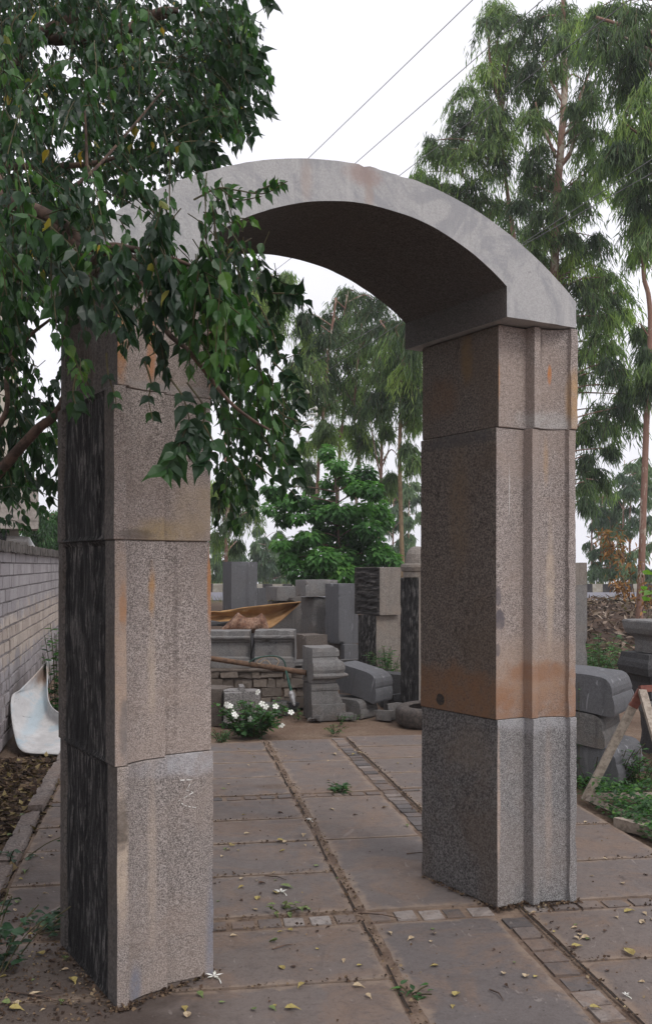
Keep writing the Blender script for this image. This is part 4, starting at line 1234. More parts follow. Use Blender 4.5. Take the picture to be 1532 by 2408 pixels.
bar((0, 0, 0), apex.lerp(Vector((0, 0, 0)), .06), .056, .035, M_tpaint, 'leg')
bar(apex.lerp(Vector((0, 0, 0)), .15), apex + Vector((.004, -.003, 0)), .060, .039, M_tred, 'leg_top')
legB = Vector((gd(1612, 1985).x, gd(1612, 1985).y, 0)) - f0
bar(legB, apex + Vector((0, -.025, 0)), .052, .032, M_tpaint, 'leg')
bar(apex + Vector((-.01, .0, .012)), apex + Vector((1.1, .15, .02)), .045, .04, M_tred, 'ridge_bar')
bar((0, .0, .03), Vector((gd(1640, 1880).x, gd(1640, 1880).y, .03)) - f0, .04, .05, M_tpaint, 'base_rail')
bar((.02, -.03, .015), legB + Vector((0, 0, .015)), .045, .045, M_tpaint, 'base_rail')
apx2 = apex + Vector((1.1, .15, 0))
bar(apx2 + Vector((-.3, .1, -apx2.z)), apx2, .052, .032, M_tpaint, 'leg')
o = stone_box('edging_stone', (.9, .06, .07), [M_tpaint], gd(1490, 1966) + Vector((.22, -.12, -.02)), R(-56), 120, .05, amount=.004); tag(o, 'narrow pale edging bar lying in the weeds along the right side of the paving', 'edging')

# ================================================================== TREES
M_bark = plain('brown_bark', (.13, .085, .065), (.06, .042, .034), 18, .9, .5)
s = NT('eucalyptus_bark')
g = s.noise(5, 5, .7, s.scaled((1, 1, .35)), .8); g2 = s.noise(25, 4, .7)
c = s.mix(s.ramp(g, .52, .58), (.25, .145, .11), (.46, .40, .33))
c = s.mix(s.math('MULTIPLY', s.ramp(g2, .5, .7), .4), c, (.12, .08, .06))
M_eucbark = s.finish(c, .85, g2, .3, .005)
M_polebark = plain('pale_trunk', (.26, .19, .115), (.17, .115, .07), 6, .8, .2)
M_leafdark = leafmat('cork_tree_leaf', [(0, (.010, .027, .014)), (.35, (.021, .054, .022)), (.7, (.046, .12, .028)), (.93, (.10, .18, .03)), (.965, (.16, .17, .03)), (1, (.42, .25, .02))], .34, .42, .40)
M_euc = leafmat('eucalyptus_leaf', [(0, (.05, .078, .052)), (.4, (.105, .155, .085)), (.75, (.18, .255, .105)), (1, (.30, .38, .13))], .45, .5, .35)
M_eucpale = leafmat('far_tree_leaf', [(0, (.07, .11, .075)), (.6, (.11, .17, .10)), (1, (.16, .22, .12))], .3, .6, .2)
M_bush = leafmat('bush_leaf', [(0, (.018, .048, .02)), (.5, (.045, .12, .036)), (.9, (.09, .21, .055)), (1, (.15, .27, .07))], .32, .45, .4)
M_deadleaf = leafmat('dead_leaf', [(0, (.10, .05, .025)), (.5, (.24, .115, .045)), (1, (.36, .20, .09))], .2, .8, .1)
M_twig = plain('green_twig', (.085, .075, .035), (.05, .042, .025), 30, .8, 0)
M_petal = plain('white_petal', (.80, .80, .76), (.66, .66, .58), 30, .6, 0)

def unit(v):
    return v / (np.linalg.norm(v) + 1e-9)

def euc_clump(L, tw, c, r, rg, density=1.0, leaf=.19):
    """hanging sprays of narrow leaves: strands leave the middle, arch over and droop"""
    c = np.array(c)
    ns = max(4, int(rg.integers(13, 18) * density))
    base_t = float(np.clip(rg.normal(.42, .26), .02, .98)); r = r * rg.uniform(.8, 1.25)
    for _ in range(ns):
        az = rg.uniform(0, 2 * math.pi); el = rg.uniform(-.5, .95)
        d = np.array([math.cos(az) * math.cos(el), math.sin(az) * math.cos(el), math.sin(el)])
        L1 = r * rg.uniform(.65, 1.25)
        p = c + d * r * .12 * rg.uniform(0, 1)
        steps = 9
        v = d * L1 / steps
        path = [p.copy()]
        for k in range(steps):
            v = v + np.array([0, 0, -L1 / steps * .22])
            p = p + v
            path.append(p.copy())
            for _l in range(3):
                hd = unit(v * 2.6 / L1 + np.array([rg.normal(0, .48), rg.normal(0, .48), -1.0]))
                L.add(p + rg.normal(0, .05, 3), hd, unit(rg.normal(0, 1, 3)), leaf * rg.uniform(.6, 1.25), float(np.clip(base_t + (k / steps - .5) * .35 + rg.normal(0, .13), 0, 1)))
        if tw is not None: tw.tube(path[::3], .006, 3, cap=False)

def eucalyptus(label, trunk_pts, d, r0, r1, clumps, seed, bark=None, jitter=1.0, leaf=.21, density=1.0, leaf_mat=None, wid=.12, limbs=True, group='eucalyptus trees behind the yard', extra=(), rscale=1.12):
    """trunk_pts and clumps are given where the photograph shows them; every one gets its own distance round d"""
    rg = np.random.default_rng(seed)
    tp = [at(x, y, d + (k[0] if k else 0)) for x, y, *k in trunk_pts]
    root_z = soil_h(tp[0].x, tp[0].y)
    foot = Vector((tp[0].x, tp[0].y, root_z - .1))
    tr_ = empty('eucalyptus_tree', foot)
    tag(tr_, label, 'tree', group)
    line = spline([foot] + tp if tp[0].z > root_z + .3 else [foot] + tp[1:], 8)
    mb = MB()
    n = len(line)
    mb.tube([p - foot for p in line], [.84 * r0 + .84 * (r1 - r0) * i / (n - 1) + (r0 * .35 * max(0, 1 - i / 4)) for i in range(n)], 9)
    for pts, ra in extra:
        q = spline([at(x, y, d + (k[0] if k else 0)) - foot for x, y, *k in pts], 6)
        mb.tube(q, [ra * (1 - .6 * i / len(q)) for i in range(len(q))], 6)
    L = Leaves()
    tw = MB()
    for (px, py, rp) in clumps:
        dd = d + rg.uniform(-jitter, jitter)
        c = at(px, py, dd)
        r = rp / F * dd * rscale
        euc_clump(L, tw, c - foot, r, rg, density, leaf)
        if limbs:
            cand = [p for p in line if p.z < c.z - .15] or [line[0]]
            b = min(cand, key=lambda p: (p - c).length + .3 * abs((c.z - p.z) - .8 * (p.xy - c.xy).length))
            mid = b.lerp(c, .5) + Vector((rg.normal(0, .12), rg.normal(0, .12), .12))
            q = spline([b - foot, mid - foot, c - foot], 5)
            ln = (c - b).length
            mb.tube(q, [max(.006, (.010 + .011 * min(2.2, ln)) * (1 - .75 * i / len(q))) for i in range(len(q))], 5, cap=False)
    mb.build('trunk', bark or M_eucbark, tr_, True)
    cr = L.build('crown', LEAF_NARROW, leaf_mat or M_euc, tr_, wid)
    tw.build('sprays', M_twig, cr)  # bare twigs inside the clumps, without their leaves
    return tr_

def c2(*l): return [(941 + .386 * x, .386 * y, r) for x, y, r in l]
def c3(*l): return [(470.4 + .3509 * x, 591.4 + .3509 * y, r) for x, y, r in l]
def c4(*l): return [(1330.6 + .3069 * x, 672 + .3069 * y, r) for x, y, r in l]
E = eucalyptus
E('tallest eucalyptus with a peeling reddish trunk rising above the right half of the arch', [(1290, 1000), (1300, 720), (1308, 480), (1318, 340), (1326, 200), (1322, 60), (1330, -120)], 19.0, .125, .05,
  c2((1000, 60, 50), (1040, 150, 44), (960, 240, 36), (1080, 300, 34), (1140, 520, 40), (1060, 640, 24), (1170, 620, 40), (1180, 800, 44), (1150, 880, 38), (1220, 970, 38), (840, 900, 46), (820, 1000, 46), (900, 1080, 46), (780, 1080, 44), (850, 1180, 50),
     (720, 1240, 46), (880, 1290, 50), (960, 1330, 44), (820, 1400, 50), (900, 1450, 48), (1020, 1440, 50), (1000, 1180, 46), (1100, 1120, 50), (1180, 1140, 44), (1100, 1240, 48), (1050, 1560, 52), (980, 1640, 50), (1120, 1500, 48), (1180, 1440, 44), (1230, 1640, 44), (1280, 1690, 40), (1160, 1700, 46), (1060, 1720, 50), (800, 1520, 46), (880, 1600, 46),
     (830, 480, 44), (870, 580, 34), (790, 700, 30), (880, 740, 26), (790, 390, 46), (870, 250, 44), (810, 130, 50), (900, 80, 50), (940, 420, 26), (1090, 760, 26)) +
  c4((180, 80, 46), (300, 60, 48), (420, 60, 38), (150, 250, 48), (300, 230, 48), (430, 190, 36), (250, 380, 46), (150, 500, 46), (110, 660, 42), (350, 440, 44), (330, 580, 40), (420, 650, 30), (470, 760, 24), (440, 830, 26), (270, 930, 40), (390, 930, 40), (470, 970, 26), (180, 1030, 36), (340, 1060, 30), (180, 1310, 34), (240, 1410, 28), (280, 1490, 22), (140, 1520, 26), (130, 1130, 24), (330, 1240, 16), (150, 1640, 16)), 1,
  extra=[([(1306, 372), (1285, 320), (1268, 285), (1258, 240)], .035), ([(1312, 395), (1340, 358), (1352, 300), (1362, 230), (1392, 150)], .05), ([(1322, 240), (1296, 195), (1276, 150)], .035), ([(1340, 350), (1372, 300), (1400, 240)], .028)])
E('slim eucalyptus with a thin pale leaning trunk over the right shoulder of the arch', [(1225, 1000), (1212, 640), (1203, 530), (1190, 440), (1183, 365), (1180, 280)], 20.5, .075, .03,
  c2((520, 120, 42), (610, 50, 46), (700, 90, 46), (560, 40, 40), (600, 280, 48), (680, 260, 44), (520, 400, 44), (620, 400, 46), (560, 490, 44), (690, 470, 38), (390, 540, 44), (450, 640, 48), (350, 690, 46), (560, 640, 44), (620, 690, 40), (430, 760, 46), (560, 790, 44), (640, 820, 36), (220, 900, 36), (300, 950, 40), (350, 850, 42), (430, 900, 44), (550, 880, 36), (170, 860, 26), (600, 960, 34)), 2)
E('small eucalyptus with a loose crown just above the arch, left of the taller ones', [(1120, 900), (1112, 600), (1105, 500), (1100, 430)], 22.0, .05, .02,
  c2((150, 1080, 34), (230, 1130, 36), (310, 1130, 40), (420, 1110, 42), (550, 1060, 40), (390, 1210, 42), (500, 1200, 40), (100, 1050, 22), (440, 1290, 36), (560, 1300, 42), (640, 1240, 40), (650, 1400, 44)), 3)
E('eucalyptus at the top right corner, its dense bright crown running out of the picture', [(1600, 1380), (1585, 800), (1575, 400), (1560, 100), (1550, -150)], 16.5, .12, .05,
  c2((1180, 60, 52), (1270, 50, 54), (1350, 40, 54), (1450, 60, 56), (1220, 180, 50), (1330, 180, 54), (1450, 190, 56), (1200, 300, 44), (1300, 310, 52), (1420, 330, 54), (1510, 280, 54), (1340, 430, 46), (1430, 470, 52), (1510, 520, 50), (1390, 540, 34), (1440, 650, 46), (1380, 740, 44), (1470, 750, 48), (1350, 830, 40), (1410, 900, 44), (1500, 880, 50), (1330, 890, 34), (1480, 1000, 46), (1430, 1090, 40), (1370, 1140, 24), (1500, 1130, 46), (1250, 1010, 36), (1290, 960, 32), (1450, 1210, 36), (1510, 1280, 42), (1420, 1390, 34), (1500, 1430, 46), (1540, 60, 50), (1560, 180, 50), (1600, 700, 46)), 4,
  extra=[([(1568, 240), (1520, 130), (1480, 70), (1400, 40)], .05), ([(1575, 380), (1545, 250), (1510, 200)], .04)])
E('eucalyptus with a mottled bare trunk on the bank at the right edge', [(1502, 1445), (1507, 1330), (1513, 1150), (1520, 960), (1528, 780), (1524, 700), (1513, 655), (1510, 600)], 17.5, .085, .04,
  c4((640, 420, 26), (650, 540, 34), (610, 640, 36), (590, 780, 30), (650, 760, 34), (550, 330, 16), (700, 600, 40), (600, 500, 22)) + [(1500, 590, 26), (1525, 560, 34), (1505, 500, 30)], 5, jitter=.4)
E('eucalyptus behind the centre with dark upright trunk and high feathery crown', [(741, 1240), (745, 1160), (751, 1047), (765, 928), (772, 830), (790, 700)], 21.0, .055, .025,
  c3((700, 420, 22), (690, 490, 26), (750, 560, 32), (850, 560, 36), (720, 640, 34), (640, 760, 28), (670, 850, 30), (740, 720, 34), (820, 700, 40), (860, 810, 36), (800, 910, 34), (740, 970, 22), (840, 1150, 22), (800, 1230, 24), (870, 1220, 24), (860, 1010, 24), (650, 920, 18), (700, 1290, 12), (720, 1420, 10), (700, 1500, 10), (740, 1560, 10), (880, 480, 36)), 6)
E('eucalyptus with a reddish trunk that bends left, in the middle of the arch opening', [(793, 1200), (797, 1079), (805, 988), (809, 942), (786, 890), (800, 800), (815, 700)], 22.5, .05, .02,
  c3((980, 260, 40), (1080, 300, 42), (920, 340, 34), (870, 440, 36), (990, 430, 44), (1090, 420, 44), (950, 570, 44), (1060, 550, 44), (930, 720, 42), (1030, 690, 42), (930, 890, 24), (1000, 860, 28), (960, 1180, 16), (1170, 330, 42)), 7)
E('eucalyptus with a forked grey trunk rising from behind the round green tree', [(836, 1240), (837, 1188), (842, 1058), (832, 980), (838, 880), (850, 760)], 21.8, .05, .02,
  c3((1170, 400, 44), (1160, 520, 44), (1130, 660, 40), (1100, 810, 38), (1080, 940, 36), (1040, 1050, 30), (1060, 1180, 30), (1130, 1060, 26), (1060, 1260, 26), (1110, 1260, 26), (1010, 950, 26), (1090, 620, 40)), 8)
E('eucalyptus with a dark knotted trunk and bare side twigs close to the pale pole trunk', [(886, 1300), (888, 1276), (895, 1118), (897, 1012), (896, 953), (905, 850), (912, 780)], 20.0, .05, .022,
  c3((1250, 480, 40), (1270, 600, 44), (1230, 720, 42), (1200, 830, 42), (1300, 820, 44), (1170, 960, 36), (1260, 930, 38), (1330, 900, 32), (1240, 1060, 24), (1250, 1180, 16), (1230, 1560, 18), (1280, 1500, 14), (1180, 1700, 22)), 9, extra=[([(895, 1130), (880, 1050), (870, 990)], .018), ([(893, 1110), (915, 1060), (930, 1066), (936, 1080)], .015), ([(892, 1095), (912, 1060), (912, 1020)], .015)])
E('eucalyptus with a smooth pale pole-like trunk beside the right pillar', [(946, 1345), (943, 1250), (939, 1065), (944, 925), (950, 830), (953, 760), (956, 700)], 18.5, .055, .032,
  c3((1310, 700, 42), (1400, 650, 44), (1400, 780, 44), (1400, 900, 34), (1400, 1000, 30), (1420, 1120, 26), (1390, 1300, 20), (1420, 1390, 22), (1340, 560, 44), (1400, 480, 44), (1480, 800, 44), (1480, 950, 40), (1300, 480, 40), (1500, 650, 44)), 10, bark=M_polebark)
E('eucalyptus behind the leaning leaves left of the arch opening, with a thin lower trunk', [(531, 1330), (532, 1270), (534, 1170), (530, 1000), (560, 800), (590, 700)], 20.0, .05, .02,
  c3((570, 160, 26), (500, 200, 34), (420, 150, 36), (380, 230, 38), (460, 280, 40), (540, 320, 26), (420, 360, 38), (500, 400, 32), (450, 480, 28), (330, 300, 40), (300, 200, 40), (380, 450, 36), (330, 390, 40), (250, 1500, 26), (120, 1560, 26), (150, 1680, 30), (90, 1650, 26), (300, 1640, 26), (340, 1750, 22), (200, 1790, 26), (100, 1890, 26), (250, 1950, 14), (560, 240, 28)), 11)

# hazier trees across the road: thin trunks and loose pale crowns
def far_tree(label, x0, x1, y0, y1, d, seed, n=26, trunks=1, mat=None, leaf=.3, dens=.6, group='distant trees beyond the road'):
    rg = np.random.default_rng(seed)
    cl = []
    for k in range(n):
        t = rg.uniform(0, 1)
        y = y0 + (y1 - y0) * t
        w = (x1 - x0) / 2 * (.35 + .65 * math.sin(math.pi * min(1, .18 + t * .7)))
        cl.append(((x0 + x1) / 2 + rg.uniform(-1, 1) * w, y, (x1 - x0) * rg.uniform(.10, .2)))
    xs_ = [x0 + (x1 - x0) * (k + .5) / trunks + rg.uniform(-4, 4) for k in range(trunks)]
    ex = [([(x, HY + 60), (x + rg.uniform(-4, 4), (y0 + y1) / 2 + 20), (x + rg.uniform(-6, 6), y0 + 20)], .05) for x in xs_[1:]]
    return E(label, [(xs_[0], HY + 30), (xs_[0] + rg.uniform(-4, 4), (y0 + y1) / 2), (xs_[0] + 3, y0 + 12)], d, .07, .02, cl, seed, jitter=1.5, leaf=leaf, density=dens, leaf_mat=mat or M_eucpale, wid=.22, group=group, extra=ex)
far_tree('distant pale green tree left of the round green tree, above the wide grey block', 596, 690, 1240, 1370, 46, 21, 40, 2)
far_tree('distant bushy tree behind the tall scratched slab', 496, 574, 1262, 1385, 44, 22, 36, 2)
far_tree('distant sparse tree between the pale pole trunk and the right pillar', 905, 985, 1120, 1340, 42, 23, 34, 2)
far_tree('distant loose tree on several thin trunks with sky showing through, right of the right pillar', 1380, 1465, 1150, 1360, 40, 24, 40, 4, None, .26, .5)
far_tree('distant tall sparse tree with browning top beside the mottled trunk', 1450, 1545, 1070, 1365, 38, 25, 46, 4, None, .26, .5)
far_tree('distant green tree showing over the brick wall beside the cream building', 50, 165, 1200, 1345, 24, 26, 44, 1, M_bush, .17, 1.0)
# dead brown sprays hanging before the distant trees
def dead_spray(label, pts, d, n, seed, r=18):
    rg = np.random.default_rng(seed)
    L = Leaves(); tw = MB()
    q = spline([at(x, y, d) for x, y in pts], 8)
    foot = Vector((q[0].x, q[0].y, q[0].z))
    tw.tube([p - foot for p in q], .010, 4)
    for _ in range(n):
        p = q[int(rg.integers(len(q) // 3, len(q)))] - foot + Vector(rg.normal(0, r / F * d, 3))
        L.add(p, unit(rg.normal(0, .6, 3) + np.array([0, 0, -.8])), unit(rg.normal(0, 1, 3)), .10 * rg.uniform(.6, 1.4), rg.uniform(0, 1))
    o = tw.build('dead_branch', M_bark, None, False, foot)
    L.build('leaves', LEAF_NARROW, M_deadleaf, o, .3)
    return tag(o, label, 'branch', 'dead brown branches on the bank')
dead_spray('dead branch with orange brown leaves leaning up beside the mottled trunk', [(1495, 1430), (1475, 1330), (1440, 1290), (1425, 1255)], 17.0, 330, 31, 17)
dead_spray('small dead branch with drooping brown leaves low over the painted kerb', [(1488, 1440), (1475, 1400), (1462, 1378), (1445, 1372)], 16.5, 150, 32, 9)
dead_spray('dead brown sprig hanging at the right edge below the mottled trunk', [(1500, 1460), (1515, 1420), (1522, 1395), (1528, 1385)], 16.5, 120, 33, 11)

# round green tree behind the yard with tiers of broad leaves
M_broad = leafmat('broad_leaf', [(0, (.022, .062, .025)), (.45, (.062, .16, .045)), (.85, (.12, .27, .07)), (1, (.19, .34, .09))], .4, .45, .35)
def broad_tree(name, label, foot_px, d, tiers, seed, mat, leaf, per, trunk_r, group=None, cat='tree', tops=()):
    rg = np.random.default_rng(seed)
    f = at(*foot_px, d); f.z = soil_h(f.x, f.y) - .03
    root = empty(name, f); tag(root, label, cat, group)
    mb = MB(); L = Leaves()
    trunk_top = at(*tops[0], d) - f if tops else Vector((0, 0, 1.5))
    main = spline([Vector((0, 0, 0)), trunk_top * .5 + Vector((.05, .03, 0)), trunk_top], 8)
    mb.tube(main, [trunk_r * (1 - .7 * i / len(main)) for i in range(len(main))], 8)
    for (px, py, rx, ry, n) in tiers:
        dd = d + rg.uniform(-.5, .5)
        c = at(px, py, dd) - f
        a, b = rx / F * dd, ry / F * dd
        bpt = min(main, key=lambda p: (p - c).length + max(0, p.z - c.z) * 2)
        mb.tube(spline([bpt, bpt.lerp(c, .5) + Vector((0, 0, .06)), c], 4), [trunk_r * .35, trunk_r * .3, trunk_r * .3, trunk_r * .25, trunk_r * .2, trunk_r * .18, trunk_r * .15, trunk_r * .12, trunk_r * .1], 5)
        bt = float(np.clip(rg.normal(.45, .16), .05, .9))
        for _ in range(int(n * per)):
            v = rg.normal(0, 1, 3); v = unit(v) * rg.uniform(.25, 1) ** .5
            p = np.array(c) + v * np.array([a, max(.25, min(a, .7)), b])
            out = unit(np.array([v[0], v[1], v[2] * .4 + .05]))
            hd = unit(out * .9 + np.array([rg.normal(0, .35), rg.normal(0, .35), -.65]))
            nn = unit(np.array([rg.normal(0, .35), rg.normal(0, .35), 1.0]) + out * .5)
            L.add(p, hd, nn, leaf * rg.uniform(.6, 1.25), float(np.clip(bt + v[2] * .22 + rg.normal(0, .12), 0, 1)))
    mb.build('trunk', M_bark, root, True)
    L.build('crown', LEAF_SIMPLE, mat, root, 1.05)
    return root
def c3t(*l): return [(470.4 + .3509 * x, 591.4 + .3509 * y, .3509 * a, .3509 * b, n) for x, y, a, b, n in l]
broad_tree('broadleaf_tree', 'round young tree with broad bright green leaves in tiers behind the stacked blocks', (795, 1400), 16.0,
  c3t((850, 1350, 40, 60, 22), (920, 1430, 60, 50, 26), (860, 1560, 50, 60, 26), (1000, 1530, 80, 60, 40), (1100, 1500, 80, 70, 44), (1060, 1590, 80, 50, 34), (1160, 1600, 60, 60, 30), (470, 1590, 60, 36, 20), (520, 1640, 70, 40, 26), (590, 1690, 90, 46, 40), (460, 1720, 36, 34, 12), (560, 1780, 56, 56, 24), (650, 1780, 60, 46, 22), (680, 1680, 60, 50, 26),
     (830, 1680, 90, 60, 46), (800, 1760, 80, 60, 40), (930, 1740, 90, 60, 44), (1060, 1740, 90, 60, 44), (1180, 1720, 80, 80, 40), (1230, 1800, 60, 60, 24), (860, 1860, 100, 60, 52), (1000, 1850, 100, 60, 52), (1120, 1850, 90, 60, 44), (740, 1910, 90, 46, 36), (640, 1960, 90, 46, 40), (540, 1960, 60, 40, 24), (900, 1960, 110, 60, 60), (1040, 1950, 100, 60, 52), (1160, 1950, 90, 70, 44),
     (590, 2060, 60, 60, 30), (700, 2040, 90, 70, 52), (820, 2060, 100, 80, 64), (950, 2060, 100, 80, 64), (1080, 2050, 100, 80, 60), (1200, 2030, 90, 70, 50), (1290, 2070, 50, 50, 24), (660, 2140, 90, 70, 46), (800, 2160, 110, 70, 60), (950, 2160, 110, 70, 60), (1100, 2150, 100, 70, 52), (1240, 2130, 70, 60, 34)), 41, M_broad, .108, 7.5, .04, tops=[(788, 1130)])

# ------------------------------------------------------------------ the leafy tree at the left with hanging compound leaves
cork_foot = Vector((-2.15, 5.0, -.05))
cork = empty('cork_tree', cork_foot)
tag(cork, 'large dark leafy tree whose hanging sprays cover the top of the left pillar', 'tree')
Lf = Leaves(); tw = MB(); bk = MB()
rg = np.random.default_rng(5)
def loc(p): return np.array(p) - np.array(cork_foot)
def spray(p, d0, length, leaf, bt, droop=.55, pairs=None, wood=True, spread=.75):
    """one drooping leaf: a thin rachis with pairs of pointed leaflets and one at the tip"""
    n = pairs or int(rg.integers(5, 9))
    v = unit(np.array(d0, float)); p = np.array(p, float)
    st = length / n
    path = [p.copy()]
    for k in range(n):
        v = unit(v + np.array([0, 0, -droop / n * 1.6]) + rg.normal(0, .06, 3))
        p = p + v * st
        path.append(p.copy())
        side = unit(np.cross(v, np.array([0, 0, 1.0])) + rg.normal(0, .25, 3))
        sz = leaf * (1.08 - .35 * k / n) * rg.uniform(.6, 1.3)
        for sg in (-1, 1):
            if rg.random() < .12: continue
            hd = unit(side * sg * spread * .8 + v * .5 + np.array([rg.normal(0, .28), rg.normal(0, .28), -.9]))
            nn = unit(np.cross(hd, np.cross(np.array([0, 0, .7]) + rg.normal(0, .8, 3), hd)))
            Lf.add(p + side * sg * .012, hd, nn, sz, float(np.clip(bt + rg.normal(0, .13), 0, .93)) if rg.random() > .010 else rg.uniform(.95, 1))
    Lf.add(p, unit(v + np.array([0, 0, -.5])), unit(np.cross(v, rg.normal(0, 1, 3))), leaf, float(np.clip(bt + .05, 0, .93)))
    if wood: tw.tube(path, .0022, 3, cap=False)
def inside(poly, x, y):
    c = False; j = len(poly) - 1
    for i in range(len(poly)):
        xi, yi = poly[i]; xj, yj = poly[j]
        if (yi > y) != (yj > y) and x < (xj - xi) * (y - yi) / (yj - yi) + xi: c = not c
        j = i
    return c
def fill(poly, n, d0, d1, leaf, lean=(.35, -.1, -.35), holes=(), tint=(.35, .2), length=(.18, .34), clus=.5):
    xs_ = [p[0] for p in poly]; ys_ = [p[1] for p in poly]
    k = 0
    while k < n:
        x, y = rg.uniform(min(xs_), max(xs_)), rg.uniform(min(ys_), max(ys_))
        if not inside(poly, x, y): continue
        if any((x - a) ** 2 + (y - b) ** 2 < r * r for a, b, r in holes) and rg.random() < .9: continue
        cl = mnoise.noise(Vector((x * .014, y * .014, d0)))
        if cl < -.18 and rg.random() < clus: continue
        k += 1
        d = rg.uniform(d0, d1)
        p = loc(at(x, y, d))
        dv = unit(np.array(lean) + rg.normal(0, .45, 3))
        L_ = rg.uniform(*length)
        spray(p - dv * L_ * .5 + np.array([0, 0, .05]), dv, L_, leaf * rg.uniform(.8, 1.15), float(np.clip(rg.normal(*tint) + cl * .35, 0, .9)))
def limb(pts, ra, rb, n=7, b=bk):
    q = spline([Vector(loc(p)) for p in pts], 7)
    b.tube(q, [ra + (rb - ra) * i / (len(q) - 1) for i in range(len(q))], n)
# trunk and limbs
limb([cork_foot, Vector((-2.2, 5.0, 1.0)), Vector((-2.12, 4.95, 2.0)), Vector((-1.95, 4.9, 3.4)), Vector((-1.7, 4.8, 5.0))], .13, .06, 10)
limb([Vector((-2.2, 5.0, 1.1)), at(-60, 1190, 4.8), at(20, 1085, 4.7), at(86, 1012, 4.6), at(140, 960, 4.6), at(200, 800, 4.7)], .036, .015)
limb([at(-80, 1080, 4.5), at(10, 980, 4.4), at(16, 880, 4.4), at(30, 780, 4.4), at(45, 600, 4.3)], .013, .008)
limb([at(15, 870, 4.4), at(60, 800, 4.4), at(120, 750, 4.4)], .014, .006)
limb([Vector((-2.05, 4.92, 2.6)), at(-60, 440, 3.7), at(20, 472, 3.4), at(100, 500, 3.3), at(165, 540, 3.25), at(215, 612, 3.2), at(260, 580, 3.15), at(330, 590, 3.1)], .03, .010)
limb([at(110, 505, 3.3), at(190, 580, 3.2), at(300, 583, 3.1), at(380, 600, 3.1), at(450, 625, 3.1), at(520, 660, 3.3)], .012, .004)
limb([at(300, 590, 3.1), at(350, 690, 3.05), at(392, 778, 3.0), at(440, 822, 3.0), at(484, 876, 3.05), at(540, 945, 3.1), at(590, 985, 3.2), at(632, 1010, 3.3)], .010, .004)
limb([Vector((-1.9, 4.9, 3.6)), at(60, 110, 5.2), at(140, 92, 5.2), at(222, 88, 5.2), at(320, 60, 5.3), at(400, 30, 5.3)], .045, .02)
limb([at(60, 110, 5.2), at(110, 72, 5.1), at(170, 40, 5.1), at(220, 10, 5.1)], .035, .02)
limb([at(-40, 395, 5.0), at(60, 392, 5.0), at(160, 390, 5.0), at(240, 380, 5.0), at(330, 350, 5.0)], .02, .01)
limb([at(320, 60, 5.3), at(370, 30, 5.2), at(420, 25, 5.2)], .028, .018)
limb([at(205, 420, 4.0), at(203, 330, 4.0), at(200, 260, 4.0)], .008, .004)
limb([at(150, 455, 3.8), at(240, 380, 3.9), at(420, 170, 4.4)], .008, .004)
# masses of leaves, from the back to the front
TOP = [(-40, -40), (560, -40), (600, 60), (596, 140), (560, 190), (545, 260), (500, 300), (470, 360), (440, 410), (330, 460), (260, 490), (250, 560), (100, 560), (-40, 560)]
holes = [(160, 100, 42), (130, 88, 30), (118, 130, 26), (180, 130, 26), (255, 195, 22), (490, 190, 26), (448, 240, 20), (175, 195, 22), (147, 378, 9), (205, 400, 8), (240, 440, 30), (165, 480, 26), (215, 470, 26)]
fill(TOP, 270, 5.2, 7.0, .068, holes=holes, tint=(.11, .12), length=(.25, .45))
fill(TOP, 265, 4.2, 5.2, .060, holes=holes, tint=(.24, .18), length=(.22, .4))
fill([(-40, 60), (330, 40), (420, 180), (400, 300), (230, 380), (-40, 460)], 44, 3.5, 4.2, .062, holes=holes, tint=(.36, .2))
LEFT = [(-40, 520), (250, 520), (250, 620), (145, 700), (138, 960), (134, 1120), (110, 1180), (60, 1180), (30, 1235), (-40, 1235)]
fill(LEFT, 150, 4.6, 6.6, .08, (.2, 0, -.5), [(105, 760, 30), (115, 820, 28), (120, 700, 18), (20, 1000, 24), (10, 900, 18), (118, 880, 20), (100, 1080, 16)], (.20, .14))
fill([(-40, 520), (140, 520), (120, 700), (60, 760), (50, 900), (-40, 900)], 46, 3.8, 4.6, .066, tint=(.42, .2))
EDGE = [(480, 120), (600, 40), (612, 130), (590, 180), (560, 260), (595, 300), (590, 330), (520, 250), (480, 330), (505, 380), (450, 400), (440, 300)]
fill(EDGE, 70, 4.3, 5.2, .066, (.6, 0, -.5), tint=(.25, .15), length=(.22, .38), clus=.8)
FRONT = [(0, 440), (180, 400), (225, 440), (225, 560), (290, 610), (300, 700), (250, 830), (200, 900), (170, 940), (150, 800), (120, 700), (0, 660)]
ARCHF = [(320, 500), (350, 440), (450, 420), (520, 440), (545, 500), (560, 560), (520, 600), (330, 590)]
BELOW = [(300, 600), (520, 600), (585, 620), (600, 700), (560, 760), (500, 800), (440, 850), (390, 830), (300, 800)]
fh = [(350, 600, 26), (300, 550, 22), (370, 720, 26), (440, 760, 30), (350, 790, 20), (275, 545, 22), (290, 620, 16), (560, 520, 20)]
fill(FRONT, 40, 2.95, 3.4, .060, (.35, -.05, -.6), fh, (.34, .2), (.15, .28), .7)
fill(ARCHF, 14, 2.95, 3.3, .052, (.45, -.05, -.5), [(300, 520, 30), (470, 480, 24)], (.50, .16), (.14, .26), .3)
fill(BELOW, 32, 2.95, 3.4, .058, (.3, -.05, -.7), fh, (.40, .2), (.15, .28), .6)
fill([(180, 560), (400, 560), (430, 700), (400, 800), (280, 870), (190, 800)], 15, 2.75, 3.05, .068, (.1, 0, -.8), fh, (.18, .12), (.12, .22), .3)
fill([(410, 620), (520, 640), (545, 760), (530, 850), (470, 830), (430, 740)], 20, 2.9, 3.2, .064, (.2, -.1, -.8), (), (.55, .12), (.18, .30), .2)
